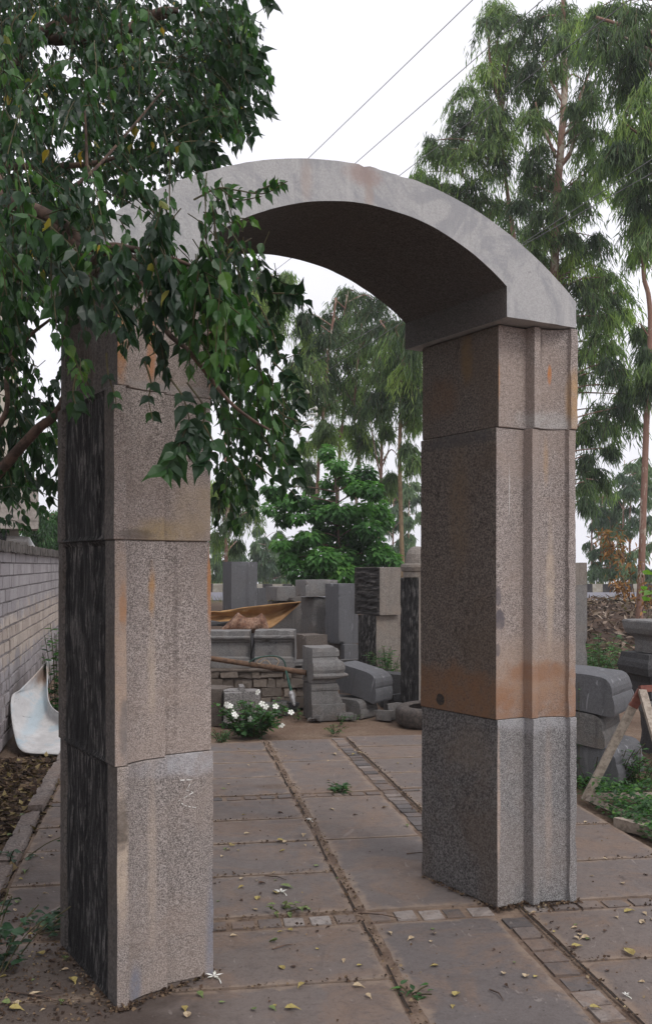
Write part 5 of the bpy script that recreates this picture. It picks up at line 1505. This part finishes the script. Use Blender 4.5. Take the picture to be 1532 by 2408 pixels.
INNER = [(500, 600), (590, 612), (640, 660), (690, 690), (680, 730), (650, 800), (660, 870), (690, 900), (680, 960), (690, 1020), (660, 1060), (640, 1100), (600, 1090), (560, 1130), (520, 1180), (498, 1150)]
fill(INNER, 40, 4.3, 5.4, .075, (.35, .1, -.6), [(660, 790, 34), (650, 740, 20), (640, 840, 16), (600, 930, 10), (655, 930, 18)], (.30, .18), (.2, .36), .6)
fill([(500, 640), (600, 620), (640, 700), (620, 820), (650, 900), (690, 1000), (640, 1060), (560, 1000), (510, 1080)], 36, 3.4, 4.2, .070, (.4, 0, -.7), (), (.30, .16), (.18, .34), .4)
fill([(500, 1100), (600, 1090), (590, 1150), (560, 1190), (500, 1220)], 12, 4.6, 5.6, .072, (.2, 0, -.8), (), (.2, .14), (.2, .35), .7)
# leaves added to its crown to block light, left of and above the view
for _ in range(520):
    x, y, z = rg.uniform(-5.5, -1.0), rg.uniform(.8, 8.0), rg.uniform(2.3, 6.5)
    if x > -.36 * y - .25 and z < 1.6 + .6 * y: continue
    dv = unit(np.array([rg.normal(0, .5), rg.normal(0, .5), -.6]))
    spray(loc(Vector((x, y, z))), dv, rg.uniform(.35, .6), .16, float(np.clip(rg.normal(.3, .2), 0, .9)), wood=False)
# single twigs that stand clear of the mass
def twig(pts, n, leaf, bt, r=.0035, fr=.2):
    q = spline([Vector(loc(p)) for p in pts], 10)
    tw.tube(q, [r * (1 - .6 * i / len(q)) for i in range(len(q))], 5, cap=False)
    for k in range(n):
        i = int((fr + (1 - fr) * (k + .5) / n) * (len(q) - 1))
        v = unit(np.array(q[min(i + 1, len(q) - 1)] - q[i - 1]))
        for sg in (-1, 1):
            hd = unit(v * .5 + np.cross(v, [0, 1, .3]) * sg * .8 + np.array([0, rg.normal(0, .4), -.55]))
            Lf.add(np.array(q[i]), hd, unit(np.array([rg.normal(0, .3), -1, .4])), leaf * rg.uniform(.6, 1.2), float(np.clip(bt + rg.normal(0, .14), 0, .92)))
twig([at(455, 470, 3.2), at(512, 443, 3.2), at(560, 448, 3.2), at(620, 455, 3.2), at(676, 426, 3.2)], 9, .042, .6)
twig([at(600, 452, 3.2), at(635, 436, 3.2), at(665, 428, 3.2)], 4, .036, .7)
twig([at(520, 445, 3.2), at(560, 470, 3.2), at(615, 462, 3.2)], 4, .042, .55)
for (a, b, c_, d_, n, lf) in (((400, 890), (430, 935), (445, 1000), (425, 1060), 5, .075), ((440, 900), (480, 960), (470, 1010), (440, 1040), 6, .07), ((445, 990), (420, 1050), (405, 1080), (385, 1110), 4, .085), ((480, 1000), (500, 1040), (490, 1080), (470, 1085), 4, .075),
                              ((340, 850), (355, 900), (350, 940), (360, 990), 3, .05), ((180, 880), (172, 920), (178, 950), (185, 960), 3, .06), ((250, 830), (255, 880), (270, 930), (275, 960), 3, .05)):
    twig([at(*a, 3.0), at(*b, 3.0), at(*c_, 3.0), at(*d_, 3.0)], n, lf, .28)
for (a, b, c_, d_, n) in (((520, 180), (560, 230), (580, 270), (592, 305), 6), ((500, 250), (520, 290), (545, 300), (600, 325), 6), ((470, 330), (490, 345), (505, 350), (520, 375), 5), ((560, 120), (590, 130), (610, 120), (614, 128), 4), ((540, 130), (570, 160), (590, 170), (606, 195), 5), ((600, -20), (620, -10), (632, 5), (640, 15), 3), ((480, 220), (485, 250), (482, 270), (490, 290), 5),
                          ((600, 1090), (650, 1130), (690, 1160), (705, 1190), 5), ((640, 1010), (672, 1050), (690, 1080), (700, 1135), 6), ((560, 1100), (575, 1130), (580, 1150), (585, 1180), 4)):
    twig([at(*a, 4.4), at(*b, 4.4), at(*c_, 4.4), at(*d_, 4.4)], n, .07, .2, .004)
for (a, b, c_, d_, n) in (((640, 690), (670, 690), (690, 693), (703, 690), 4), ((600, 700), (640, 780), (660, 840), (705, 830), 5), ((640, 850), (670, 880), (700, 920), (700, 960), 6), ((620, 900), (660, 950), (690, 985), (705, 1000), 5)):
    twig([at(*a, 4.0), at(*b, 4.0), at(*c_, 4.0), at(*d_, 4.0)], n, .07, .22, .004)
bk.build('trunk', M_bark, cork, True)
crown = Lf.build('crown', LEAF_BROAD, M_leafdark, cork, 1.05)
tw.build('sprays', M_twig, crown)  # twigs and leaf stalks only, no leaves
# long tubed white flower buds on the hanging sprays
for (x0, y0, x1, y1, d_) in ((585, 775, 602, 745, 3.9), (695, 945, 724, 920, 4.0), (712, 975, 744, 959, 4.0), (716, 980, 745, 974, 4.0), (696, 1012, 735, 984, 4.0), (698, 1010, 735, 1000, 4.0), (690, 1025, 708, 1020, 4.0), (596, 1072, 612, 1080, 3.9), (550, 660, 566, 640, 3.8)):
    a, b = Vector(loc(at(x0, y0, d_))), Vector(loc(at(x1, y1, d_)))
    mb = MB(); mb.tube([a, a.lerp(b, .5) + Vector((0, 0, .008)), a.lerp(b, .82) + Vector((0, 0, .004)), a.lerp(b, .9), b, b + (b - a) * .04], [.0016, .002, .003, .008, .0095, .003], 8)
    mb.build('flower', M_petal, cork, True)
for (x0, y0, x1, y1) in ((530, 520, 575, 515), (535, 522, 570, 535), (540, 520, 572, 545), (545, 515, 585, 520), (570, 720, 598, 775), (575, 715, 603, 760), (580, 725, 612, 775), (640, 955, 690, 985), (650, 960, 700, 990), (645, 970, 705, 1020)):
    a, b = Vector(loc(at(x0, y0, 3.6))), Vector(loc(at(x1, y1, 3.6)))
    mb = MB(); mb.tube(spline([a, a.lerp(b, .5) + Vector((0, 0, -.01)), b], 5), .0018, 4); mb.build('flower_stalk', M_twig, cork)

# overhead wires
M_wire = plain('wire', (.16, .16, .17), (.12, .12, .125), 5, .5, 0)
for i, (a, b, z, lab) in enumerate((((1110, 0), (727, 370), 7.0, 'leftmost power wire crossing the white sky above the arch'), ((1261, 12), (836, 383), 6.7, 'middle power wire of the three crossing the sky above the arch'), ((1474, 4), (941, 411), 6.5, 'power wire running in front of the eucalyptus crowns down to the arch'),
                                   ((1532, 374), (1230, 571), 5.2, 'upper of two close wires before the tall eucalyptus at the right'), ((1532, 407), (1230, 576), 5.0, 'lower of two close wires before the tall eucalyptus at the right'))):
    p, q = at(a[0], a[1], F * (z - EYE) / (HY - a[1])), at(b[0], b[1], F * (z - EYE) / (HY - b[1]))
    u = (q - p)
    A_, B_ = p - u * 3.0, q + u * 3.2
    mb = MB()
    pts = []
    for k in range(25):
        t = k / 24
        pts.append(A_.lerp(B_, t))
    mb.tube(pts, .0042, 5)
    o = mb.build('power_wire', M_wire); tag(o, lab, 'wire', 'overhead power wires')

# ================================================================== PLANTS AND LITTER ON THE GROUND
def plant(name, label, foot, stems, leaf, tmpl, mat, seed, group=None, cat='plant', wid=1.0, hmin=.15, hmax=.4, sp=.15, nl=14, lean=(0, 0), flowers=0):
    rg = np.random.default_rng(seed)
    root = empty(name, foot); tag(root, label, cat, group)
    L = Leaves(); mb = MB(); tops = []
    for _ in range(stems):
        a = rg.uniform(0, 2 * math.pi); r_ = sp * math.sqrt(rg.uniform(0, 1)); h = rg.uniform(hmin, hmax)
        p0 = np.array([math.cos(a) * r_ * .4, math.sin(a) * r_ * .4, 0]); p1 = np.array([math.cos(a) * r_ * 1.5 + lean[0], math.sin(a) * r_ * 1.2 + lean[1], h])
        mid = (p0 + p1) / 2 + np.array([0, 0, h * .15])
        q = spline([p0, mid, p1], 5)
        mb.tube(q, .003, 4, cap=False); tops.append(p1)
        for k in range(nl):
            i = rg.uniform(.15, 1) * (len(q) - 1); p = np.array(q[int(i)])
            b = rg.uniform(0, 2 * math.pi)
            hd = unit(np.array([math.cos(b), math.sin(b), rg.uniform(-.4, .4)]))
            L.add(p + rg.normal(0, .01, 3), hd, unit(np.array([rg.normal(0, .3), rg.normal(0, .3), 1])), leaf * rg.uniform(.6, 1.25), float(np.clip(rg.normal(.45, .2) + (k / nl - .5) * .2, 0, 1)))
    mb.build('stem', M_twig, root)
    L.build('foliage', tmpl, mat, root, wid)
    return root, tops, rg
bp = gd(590, 1732)
root, tops, rgf = plant('flowering_bush', 'low green bush dotted with white five-petalled flowers beside the left pillar', bp + Vector((0, .12, -.02)), 56, .062, LEAF_SIMPLE, M_bush, 61, sp=.25, hmin=.10, hmax=.36, nl=20)
FL = [(533, 1657), (541, 1660), (548, 1676), (551, 1680), (588, 1691), (606, 1628), (616, 1655), (625, 1662), (635, 1692), (648, 1661), (645, 1678), (662, 1706), (684, 1675), (555, 1685), (604, 1700)]
for k, (x, y) in enumerate(FL):
    p = at(x, y, bp.y - .08 + .1 * (k % 3)) - root.location
    mb = MB(); a0 = rgf.uniform(0, 6)
    nrm = Vector((rgf.normal(0, .35), -1, .55 + rgf.normal(0, .3))).normalized()
    xx = nrm.cross(Vector((0, 0, 1))).normalized(); yy = nrm.cross(xx)
    for j in range(5):
        c0 = a0 + j * 2 * math.pi / 5
        P_ = lambda r_, da, h: p + xx * math.cos(c0 + da) * r_ + yy * math.sin(c0 + da) * r_ + nrm * h
        mb.add([P_(.001, 0, 0), P_(.021, -.5, .003), P_(.030, -.35, .001), P_(.031, .2, .0), P_(.023, .55, .003)], [(0, 1, 2, 3, 4)])
    mb.build('flower', M_petal, root)
mb = MB()                                               # a few long bare stalks
plant('ferny_bush', 'feathery green bush growing between the beige pillar block and the capped column', gd(912, 1655) + Vector((.02, .35, .0)), 34, .075, LEAF_NARROW, M_bush, 62, None, 'bush', .30, .3, .66, .20, 26)
for i, (x, y, lab, n, h) in enumerate(((650, 1700, 'thin pale weed standing right of the white flowers', 6, .25), (700, 1690, 'weed sprouting at the foot of the lower corbel stone', 6, .15), (800, 1700, 'small feathery weed beside the broken foot of the corbel stones', 5, .12), (786, 1722, 'tiny green weed at the far edge of the paving', 9, .10), (832, 1690, 'low weed in front of the lower scroll bracket', 4, .09), (520, 1742, 'grassy weed at the corner of the paving by the left pillar', 16, .12))):
    plant('weed', lab, gd(x, y) + Vector((0, .02, -.02)), n, .045, LEAF_NARROW, M_bush, 70 + i, 'weeds in the yard', 'weed', .3, h * .5, h, .10, 9)
# weeds by the trestle and the creepers in the right corner
for i, (x, y, lab, n, h, sp_) in enumerate(((1400, 1850, 'tall loose weed behind the leaning leg of the trestle', 22, .28, .2), (1455, 1845, 'bushy weed inside the trestle in front of the lowest bracket', 24, .30, .22), (1510, 1850, 'weed by the lowest capital stone at the right edge', 18, .28, .2), (1368, 1690, 'small pale flowering weed against the stack beside the right pillar', 8, .2, .1))):
    f_ = gd(x, y) if i < 3 else gd(1368, 1850)
    plant('weed', lab, f_ + Vector((0, .1, -.02)), n, .05 if i < 3 else .03, LEAF_NARROW if i else LEAF_SIMPLE, M_bush, 90 + i, 'weeds around the trestle', 'weed', .38, h * .5 if i < 3 else .6, h if i < 3 else .8, sp_, 14)
def cover(name, label, poly_px, n, leaf, tmpl, mat, seed, hgt=.08, wid=1.0, z=-.02, flat=.3):
    rg = np.random.default_rng(seed); L = Leaves()
    P_ = [gd(x, y) for x, y in poly_px]
    pl_ = [(p.x, p.y) for p in P_]
    xs_, ys_ = [p[0] for p in pl_], [p[1] for p in pl_]
    k = 0
    while k < n:
        x, y = rg.uniform(min(xs_), max(xs_)), rg.uniform(min(ys_), max(ys_))
        if not inside(pl_, x, y): continue
        k += 1
        dn = max(0, nz(x, y, seed, 3.5) + .35)
        h = hgt * rg.uniform(0, 1) * (.3 + dn)
        hd = unit(np.array([rg.normal(), rg.normal(), rg.normal(0, flat)]))
        zz = soil_h(x, y) if z is None else z
        L.add((x, y, zz + h + .008), hd, unit(np.array([rg.normal(0, flat), rg.normal(0, flat), 1])), leaf * rg.uniform(.5, 1.3), rg.uniform(0, 1))
    o = L.build(name, tmpl, mat, None, wid)
    return tag(o, label, 'ground cover' if 'cover' in name else 'leaf litter', None, 'stuff')
cover('ground_cover', 'creeping green weeds along the right side of the paving inside the trestle rails', [(1385, 1890), (1560, 1885), (1700, 1960), (1600, 2010), (1540, 1985)], 2600, .04, LEAF_SIMPLE, M_bush, 81, .16)
cover('ground_cover', 'sparse green weeds under the bracket stack', [(1350, 1835), (1540, 1830), (1540, 1878), (1365, 1880)], 900, .04, LEAF_SIMPLE, M_bush, 82, .14)
M_litter = leafmat('litter_leaf', [(0, (.03, .02, .016)), (.55, (.075, .048, .034)), (.86, (.17, .12, .075)), (1, (.34, .27, .13))], .1, .85, .15)
cover('leaf_litter', 'brown fallen leaves covering the soil between the brick wall and the kerb stones', [(-260, 1810), (20, 1778), (146, 1775), (142, 1835), (-5, 2125), (-330, 2125)], 5200, .052, LEAF_SIMPLE, M_litter, 83, .03, 1.3, -.03, .35)
L = Leaves(); rg2 = np.random.default_rng(84)
for _ in range(5200):                                   # litter on the road bank
    x, y = rg2.uniform(2.2, 8.5), rg2.uniform(13.6, 22.5)
    t = rg2.random()
    L.add((x, y, soil_h(x, y) + rg2.uniform(.0, .12)), unit(rg2.normal(0, 1, 3) * np.array([1, 1, .5])), unit(np.array([rg2.normal(0, .6), rg2.normal(-.5, .6), 1])), .19 * rg2.uniform(.5, 1.4), t)
tag(L.build('bank_litter', LEAF_NARROW, leafmat('bank_litter_leaf', [(0, (.022, .016, .013)), (.5, (.07, .045, .034)), (.82, (.22, .155, .12)), (1, (.44, .36, .30))], .1, .9, .1), None, .28), 'dry brown leaves and twigs heaped on the road bank', 'leaf litter', None, 'stuff')
L = Leaves()
for _ in range(2600):                                   # dry grass along the road
    x = rg2.uniform(-9, 12); y = rg2.choice([rg2.uniform(22.0, 22.8), rg2.uniform(30.6, 33.5)])
    L.add((x, y, .76), unit(np.array([rg2.normal(0, .35), rg2.normal(0, .35), 1])), unit(np.array([rg2.normal(), 1.0, 0])), rg2.uniform(.15, .42) * (.6 if y < 23 else 1), rg2.random())
tag(L.build('dry_grass', LEAF_NARROW, leafmat('dry_grass_blade', [(0, (.12, .12, .045)), (.5, (.22, .19, .09)), (1, (.33, .28, .14))], .25, .9, .1), None, .07), 'dry yellow grass along both sides of the road', 'grass', None, 'stuff')
for i, (x, y, lab, h) in enumerate(((1396, 1500, 'bright green fern-like weed high on the littered bank', .5), (1402, 1585, 'green bushy weed at the foot of the bank behind the bracket stack', .75), (1392, 1545, 'green weed halfway up the bank beside the stone post', .6), (1455, 1590, 'dark green weed on the bank left of the capital stones', .45))):
    d = (14.8, 13.6, 14.2, 13.6)[i]
    p = at(x, y, d); p.z = soil_h(p.x, p.y)
    plant('weed', lab, p, 20, .11, LEAF_NARROW, M_bush, 100 + i, 'weeds on the road bank', 'weed', .3, h * .4, h, .35, 16)
plant('sapling', 'bright leafy sapling branch reaching in at the right edge before the mottled trunk', Vector((at(1560, 1330, 10).x, 10, 0)), 10, .13, LEAF_SIMPLE, leafmat('young_leaf', [(0, (.07, .16, .03)), (1, (.20, .33, .06))], .4), 105, None, 'sapling', 1.0, 1.4, 1.8, .22, 9)

# plants leaning in at the bottom left corner
M_corner = leafmat('corner_leaf', [(0, (.012, .03, .02)), (.6, (.03, .075, .035)), (1, (.07, .14, .05))], .3, .4, .5)
plant('sapling', 'broad leaved seedling spreading over the kerb at the bottom left corner', gd(-25, 2290) + Vector((0, 0, -.02)), 13, .062, LEAF_BROAD, M_corner, 110, 'seedlings at the bottom left', 'sapling', 1.25, .08, .34, .17, 8, (.08, 0))
plant('sapling', 'small leafy seedling lying on the paving against the dark side of the left pillar', gd(85, 2190) + Vector((0, 0, 0)), 9, .055, LEAF_BROAD, M_corner, 111, 'seedlings at the bottom left', 'sapling', 1.25, .03, .12, .16, 6, (.06, .02))
plant('sapling', 'thin seedling with few leaves on the paving left of the pillar', gd(30, 2025) + Vector((0, 0, 0)), 5, .05, LEAF_BROAD, M_corner, 112, 'seedlings at the bottom left', 'sapling', 1.25, .03, .12, .2, 5, (.05, 0))
plant('creeper', 'dark green plant growing at the broken end of the brick wall behind the white sheet', Vector((at(131, 1600, 9.6).x, 9.7, 0)), 26, .075, LEAF_SIMPLE, M_bush, 113, None, 'plant', 1.0, .3, 1.05, .13, 16)

# fallen leaves and flowers on the paving: each one an object, made from a few kinds
def fallen(kind, mat, n_, seed):
    rg = np.random.default_rng(seed)
    out = []
    for k in range(n_):
        L = Leaves()
        T = LEAF_BROAD[0].copy()
        T[:, 2] *= rg.uniform(.6, 2.2); T[:, 2] += .02 + .10 * (T[:, 0] ** 2) * rg.uniform(0, 6) + rg.uniform(-.03, .10) * T[:, 1] ** 2
        o = leaf_mesh('fallen_leaf', (T, LEAF_BROAD[1]), np.array([[0, -.5 * .05, .004]]), np.array([[0, 1.0, 0]]), np.array([[0, 0, 1.0]]), np.array([.05]), np.array([.5]), mat, None, rg.uniform(.9, 1.3))
        out.append(o.data); bpy.data.objects.remove(o)
    return out
M_ly = plain('yellow_leaf', (.34, .28, .10), (.25, .19, .07), 60, .7, 0)
M_lp = plain('pale_dry_leaf', (.46, .37, .25), (.30, .22, .14), 60, .8, 0)
M_lg = plain('green_fallen_leaf', (.16, .20, .07), (.09, .13, .05), 60, .6, 0)
M_lb = plain('brown_fallen_leaf', (.10, .06, .042), (.055, .035, .028), 60, .9, 0)
KINDS = [('yellow', fallen('y', M_ly, 4, 1), 'yellow leaf'), ('pale', fallen('p', M_lp, 4, 2), 'pale dry leaf'), ('green', fallen('g', M_lg, 3, 3), 'yellowish green leaf'), ('brown', fallen('b', M_lb, 4, 4), 'curled dark brown leaf')]
zones = [('on the paving in the foreground right of the left pillar', [(505, 2180), (860, 2180), (960, 2400), (400, 2400)], (9, 6, 5, 6)),
         ('on the paving between the two pillars', [(505, 1960), (740, 1960), (860, 2150), (505, 2150)], (9, 9, 6, 9)),
         ('on the far paving behind the archway', [(505, 1760), (970, 1760), (980, 1960), (505, 1960)], (7, 17, 2, 13)),
         ('on the front slabs right of the middle joint', [(880, 2180), (1380, 2170), (1500, 2400), (1010, 2400)], (5, 8, 3, 6)),
         ('on the slabs before and beside the right pillar', [(1240, 2150), (1530, 2110), (1532, 2380), (1400, 2300)], (4, 9, 1, 9)),
         ('on the slabs right of the right pillar', [(1360, 1905), (1530, 2000), (1530, 2110), (1360, 2110)], (0, 5, 0, 1)),
         ('on the paving beside the dark side of the left pillar', [(30, 1900), (140, 1880), (140, 2190), (-10, 2210)], (9, 9, 5, 12)),
         ('on the dirty slabs at the bottom left corner', [(0, 2230), (140, 2230), (250, 2390), (0, 2405)], (5, 5, 4, 14))]
rgl = np.random.default_rng(19)
for zl, poly, cnt in zones:
    G_ = [gd(x, y) for x, y in poly]
    pg = [(p.x, p.y) for p in G_]
    for (kn, datas, kl), c_ in zip(KINDS, cnt):
        k = 0
        while k < c_:
            x, y = rgl.uniform(min(p[0] for p in pg), max(p[0] for p in pg)), rgl.uniform(min(p[1] for p in pg), max(p[1] for p in pg))
            if not inside(pg, x, y): continue
            k += 1
            o = bpy.data.objects.new('fallen_leaf', datas[int(rgl.integers(len(datas)))])
            COL.objects.link(o)
            o.location = (x, y, .002)
            sc_ = float(np.clip(rgl.lognormal(-.22, .32), .4, 1.6)) * (.7 if kn == 'brown' else 1)
            o.scale = (sc_, sc_, sc_)
            o.rotation_euler = (rgl.normal(0, .12), rgl.normal(0, .12), rgl.uniform(0, 6.28))
            tag(o, kl + ' fallen ' + zl, 'leaf', kl + 's ' + zl)
mb = MB()
def litter_twig(px, py, L_, a, lab):
    p = gd(px, py); mb = MB()
    dv = Vector((math.cos(a), math.sin(a), 0)) * L_
    mb.tube([Vector((0, 0, .006)), dv * .5 + Vector((.01, .004, .010)), dv + Vector((0, 0, .005))], [.0035, .003, .0015], 5)
    if L_ > .2: mb.tube([dv * .45 + Vector((0, 0, .008)), dv * .7 + Vector((-dv.y, dv.x, 0)) * .25 + Vector((0, 0, .006))], [.002, .001], 4)
    o = mb.build('twig', M_bark, None, False, p); tag(o, lab, 'twig', 'bare twigs fallen on the paving')
for t in ((622, 2062, .13, -.5, 'thin twig on the paving beside the left pillar, halfway down'), (843, 2150, .2, -.35, 'dark forked twig where the middle joint meets the strip of setts'), (955, 2010, .14, .1, 'long thin twig on the slab left of the right pillar base'), (1010, 2017, .12, -.1, 'thin twig touching the left face of the right pillar foot'), (640, 2235, .1, .6, 'short twig on the slab right of the left pillar foot'), (20, 2335, .28, -.4, 'long forked twig at the bottom left corner'), (185, 2260, .13, .9, 'short pale twig by the dark foot of the left pillar'), (1150, 2330, .1, -1.2, 'reddish twig lying along the edge of the sett strip'), (660, 1880, .1, .0, 'small straight twig on the slab behind the archway')):
    litter_twig(*t)
def fallen_flower(px, py, lab, s_=1.0):
    p = gd(px, py); mb = MB()
    mb.tube([Vector((0, 0, .005)), Vector((.02, -.02, .006)) * s_, Vector((.03, -.05, .004)) * s_], [.002, .002, .0025], 6)
    for j in range(5):
        a = j * 1.2566 + .3; c = Vector((0, 0, .01))
        d = Vector((math.cos(a), math.sin(a), .12)); e_ = Vector((-math.sin(a), math.cos(a), 0))
        mb.add([c, c + (d * .016 - e_ * .006) * s_, c + d * .034 * s_, c + (d * .018 + e_ * .006) * s_], [(0, 1, 2, 3)])
    o = mb.build('fallen_flower', M_petal, None, False, p); tag(o, lab, 'flower', 'white flowers fallen on the paving')
fallen_flower(503, 2300, 'white star-shaped flower fallen at the foot of the left pillar', 1.1)
fallen_flower(660, 2100, 'white star-shaped flower fallen on the slab between the pillars')
fallen_flower(727, 1930, 'small white blossom on the slab left of the middle joint', .7)
fallen_flower(1470, 2343, 'tiny white blossom on the slab at the lower right', .45)
# crumbs of soil, husks and chips swept into the joints and against the stones
L = Leaves(); rgd = np.random.default_rng(77)
def crumbs(n, fn, l=.012):
    for _ in range(n):
        p = fn()
        L.add((p.x, p.y, rgd.uniform(.002, .008)), unit(rgd.normal(0, 1, 3) * np.array([1, 1, .5])), unit(np.array([rgd.normal(0, .6), rgd.normal(0, .6), 1])), l * rgd.uniform(.4, 1.6), rgd.random())
crumbs(700, lambda: pq(.874 + rgd.normal(0, .022), rgd.uniform(2.2, 9.0)))
crumbs(500, lambda: pq(1.625 + rgd.normal(0, .02), rgd.uniform(2.2, 9.0)))
for q_ in (3.78, 4.39, 4.53, 5.15, 5.75, 6.27, 6.9): crumbs(110, lambda: pq(rgd.uniform(-.75, .86), q_ + rgd.normal(0, .012)))
for q_ in (3.82, 4.40, 5.125, 5.84): crumbs(70, lambda: pq(rgd.uniform(1.63, 2.68), q_ + rgd.normal(0, .012)))
for (u0, v0, u1, v1) in ((-1.12, -.012, -1.06, -.012), (-1.13, 0, -1.13, .74), (-1.07, .0, -.69, .10), (-.68, .1, -.68, .7), (.74, .13, .74, .70), (.75, .10, .93, .10), (.93, .04, 1.15, -.01)):
    crumbs(130, lambda: (lambda t: O0 + ua * (u0 + (u1 - u0) * t + rgd.normal(0, .012)) + va * (v0 + (v1 - v0) * t + rgd.normal(0, .012)))(rgd.random()), .014)
crumbs(900, lambda: gd(rgd.uniform(-20, 260), rgd.uniform(2150, 2405)), .012)
crumbs(900, lambda: pq(rgd.uniform(-.75, 2.65), rgd.uniform(2.3, 9.0)), .009)
tag(L.build('soil_crumbs', LEAF_SIMPLE, leafmat('crumb', [(0, (.03, .02, .016)), (.6, (.09, .058, .04)), (.9, (.20, .14, .09)), (1, (.30, .24, .15))], .05, .95, .1), None, 1.4), 'crumbs of soil, husks and leaf bits swept along the joints of the paving', 'debris', None, 'stuff')
# green sprig lying by the middle joint
sp_ = gd(800, 1860)
root, _, _ = plant('fallen_sprig', 'fresh green sprig of leaves lying on the paving behind the archway', sp_, 7, .06, LEAF_BROAD, M_bush, 120, None, 'sprig', .9, .02, .05, .13, 7)
root, _, _ = plant('fallen_sprig', 'small yellowish green sprig on the slab near the left pillar', gd(662, 2142), 4, .05, LEAF_BROAD, M_lg, 121, None, 'sprig', .9, .01, .03, .09, 4)
root, _, _ = plant('fallen_sprig', 'small green sprig lying across the middle joint in the foreground', gd(965, 2337), 4, .045, LEAF_BROAD, M_bush, 122, None, 'sprig', .9, .01, .03, .06, 3)

# ================================================================== AIR
mb = MB(); mb.box((0, 100, 4.5), (310, 330, 26))
M_haze = bpy.data.materials.new('haze_air'); M_haze.use_nodes = True
hn = M_haze.node_tree; hn.nodes.clear()
ho = hn.nodes.new('ShaderNodeOutputMaterial'); hv = hn.nodes.new('ShaderNodeVolumePrincipled')
hv.inputs['Color'].default_value = (.93, .94, .98, 1); hv.inputs['Density'].default_value = .0014
hn.links.new(hv.outputs[0], ho.inputs['Volume'])
hz = mb.build('haze', M_haze); tag(hz, 'thin pale haze over the yard and the road', 'haze', None, 'stuff')
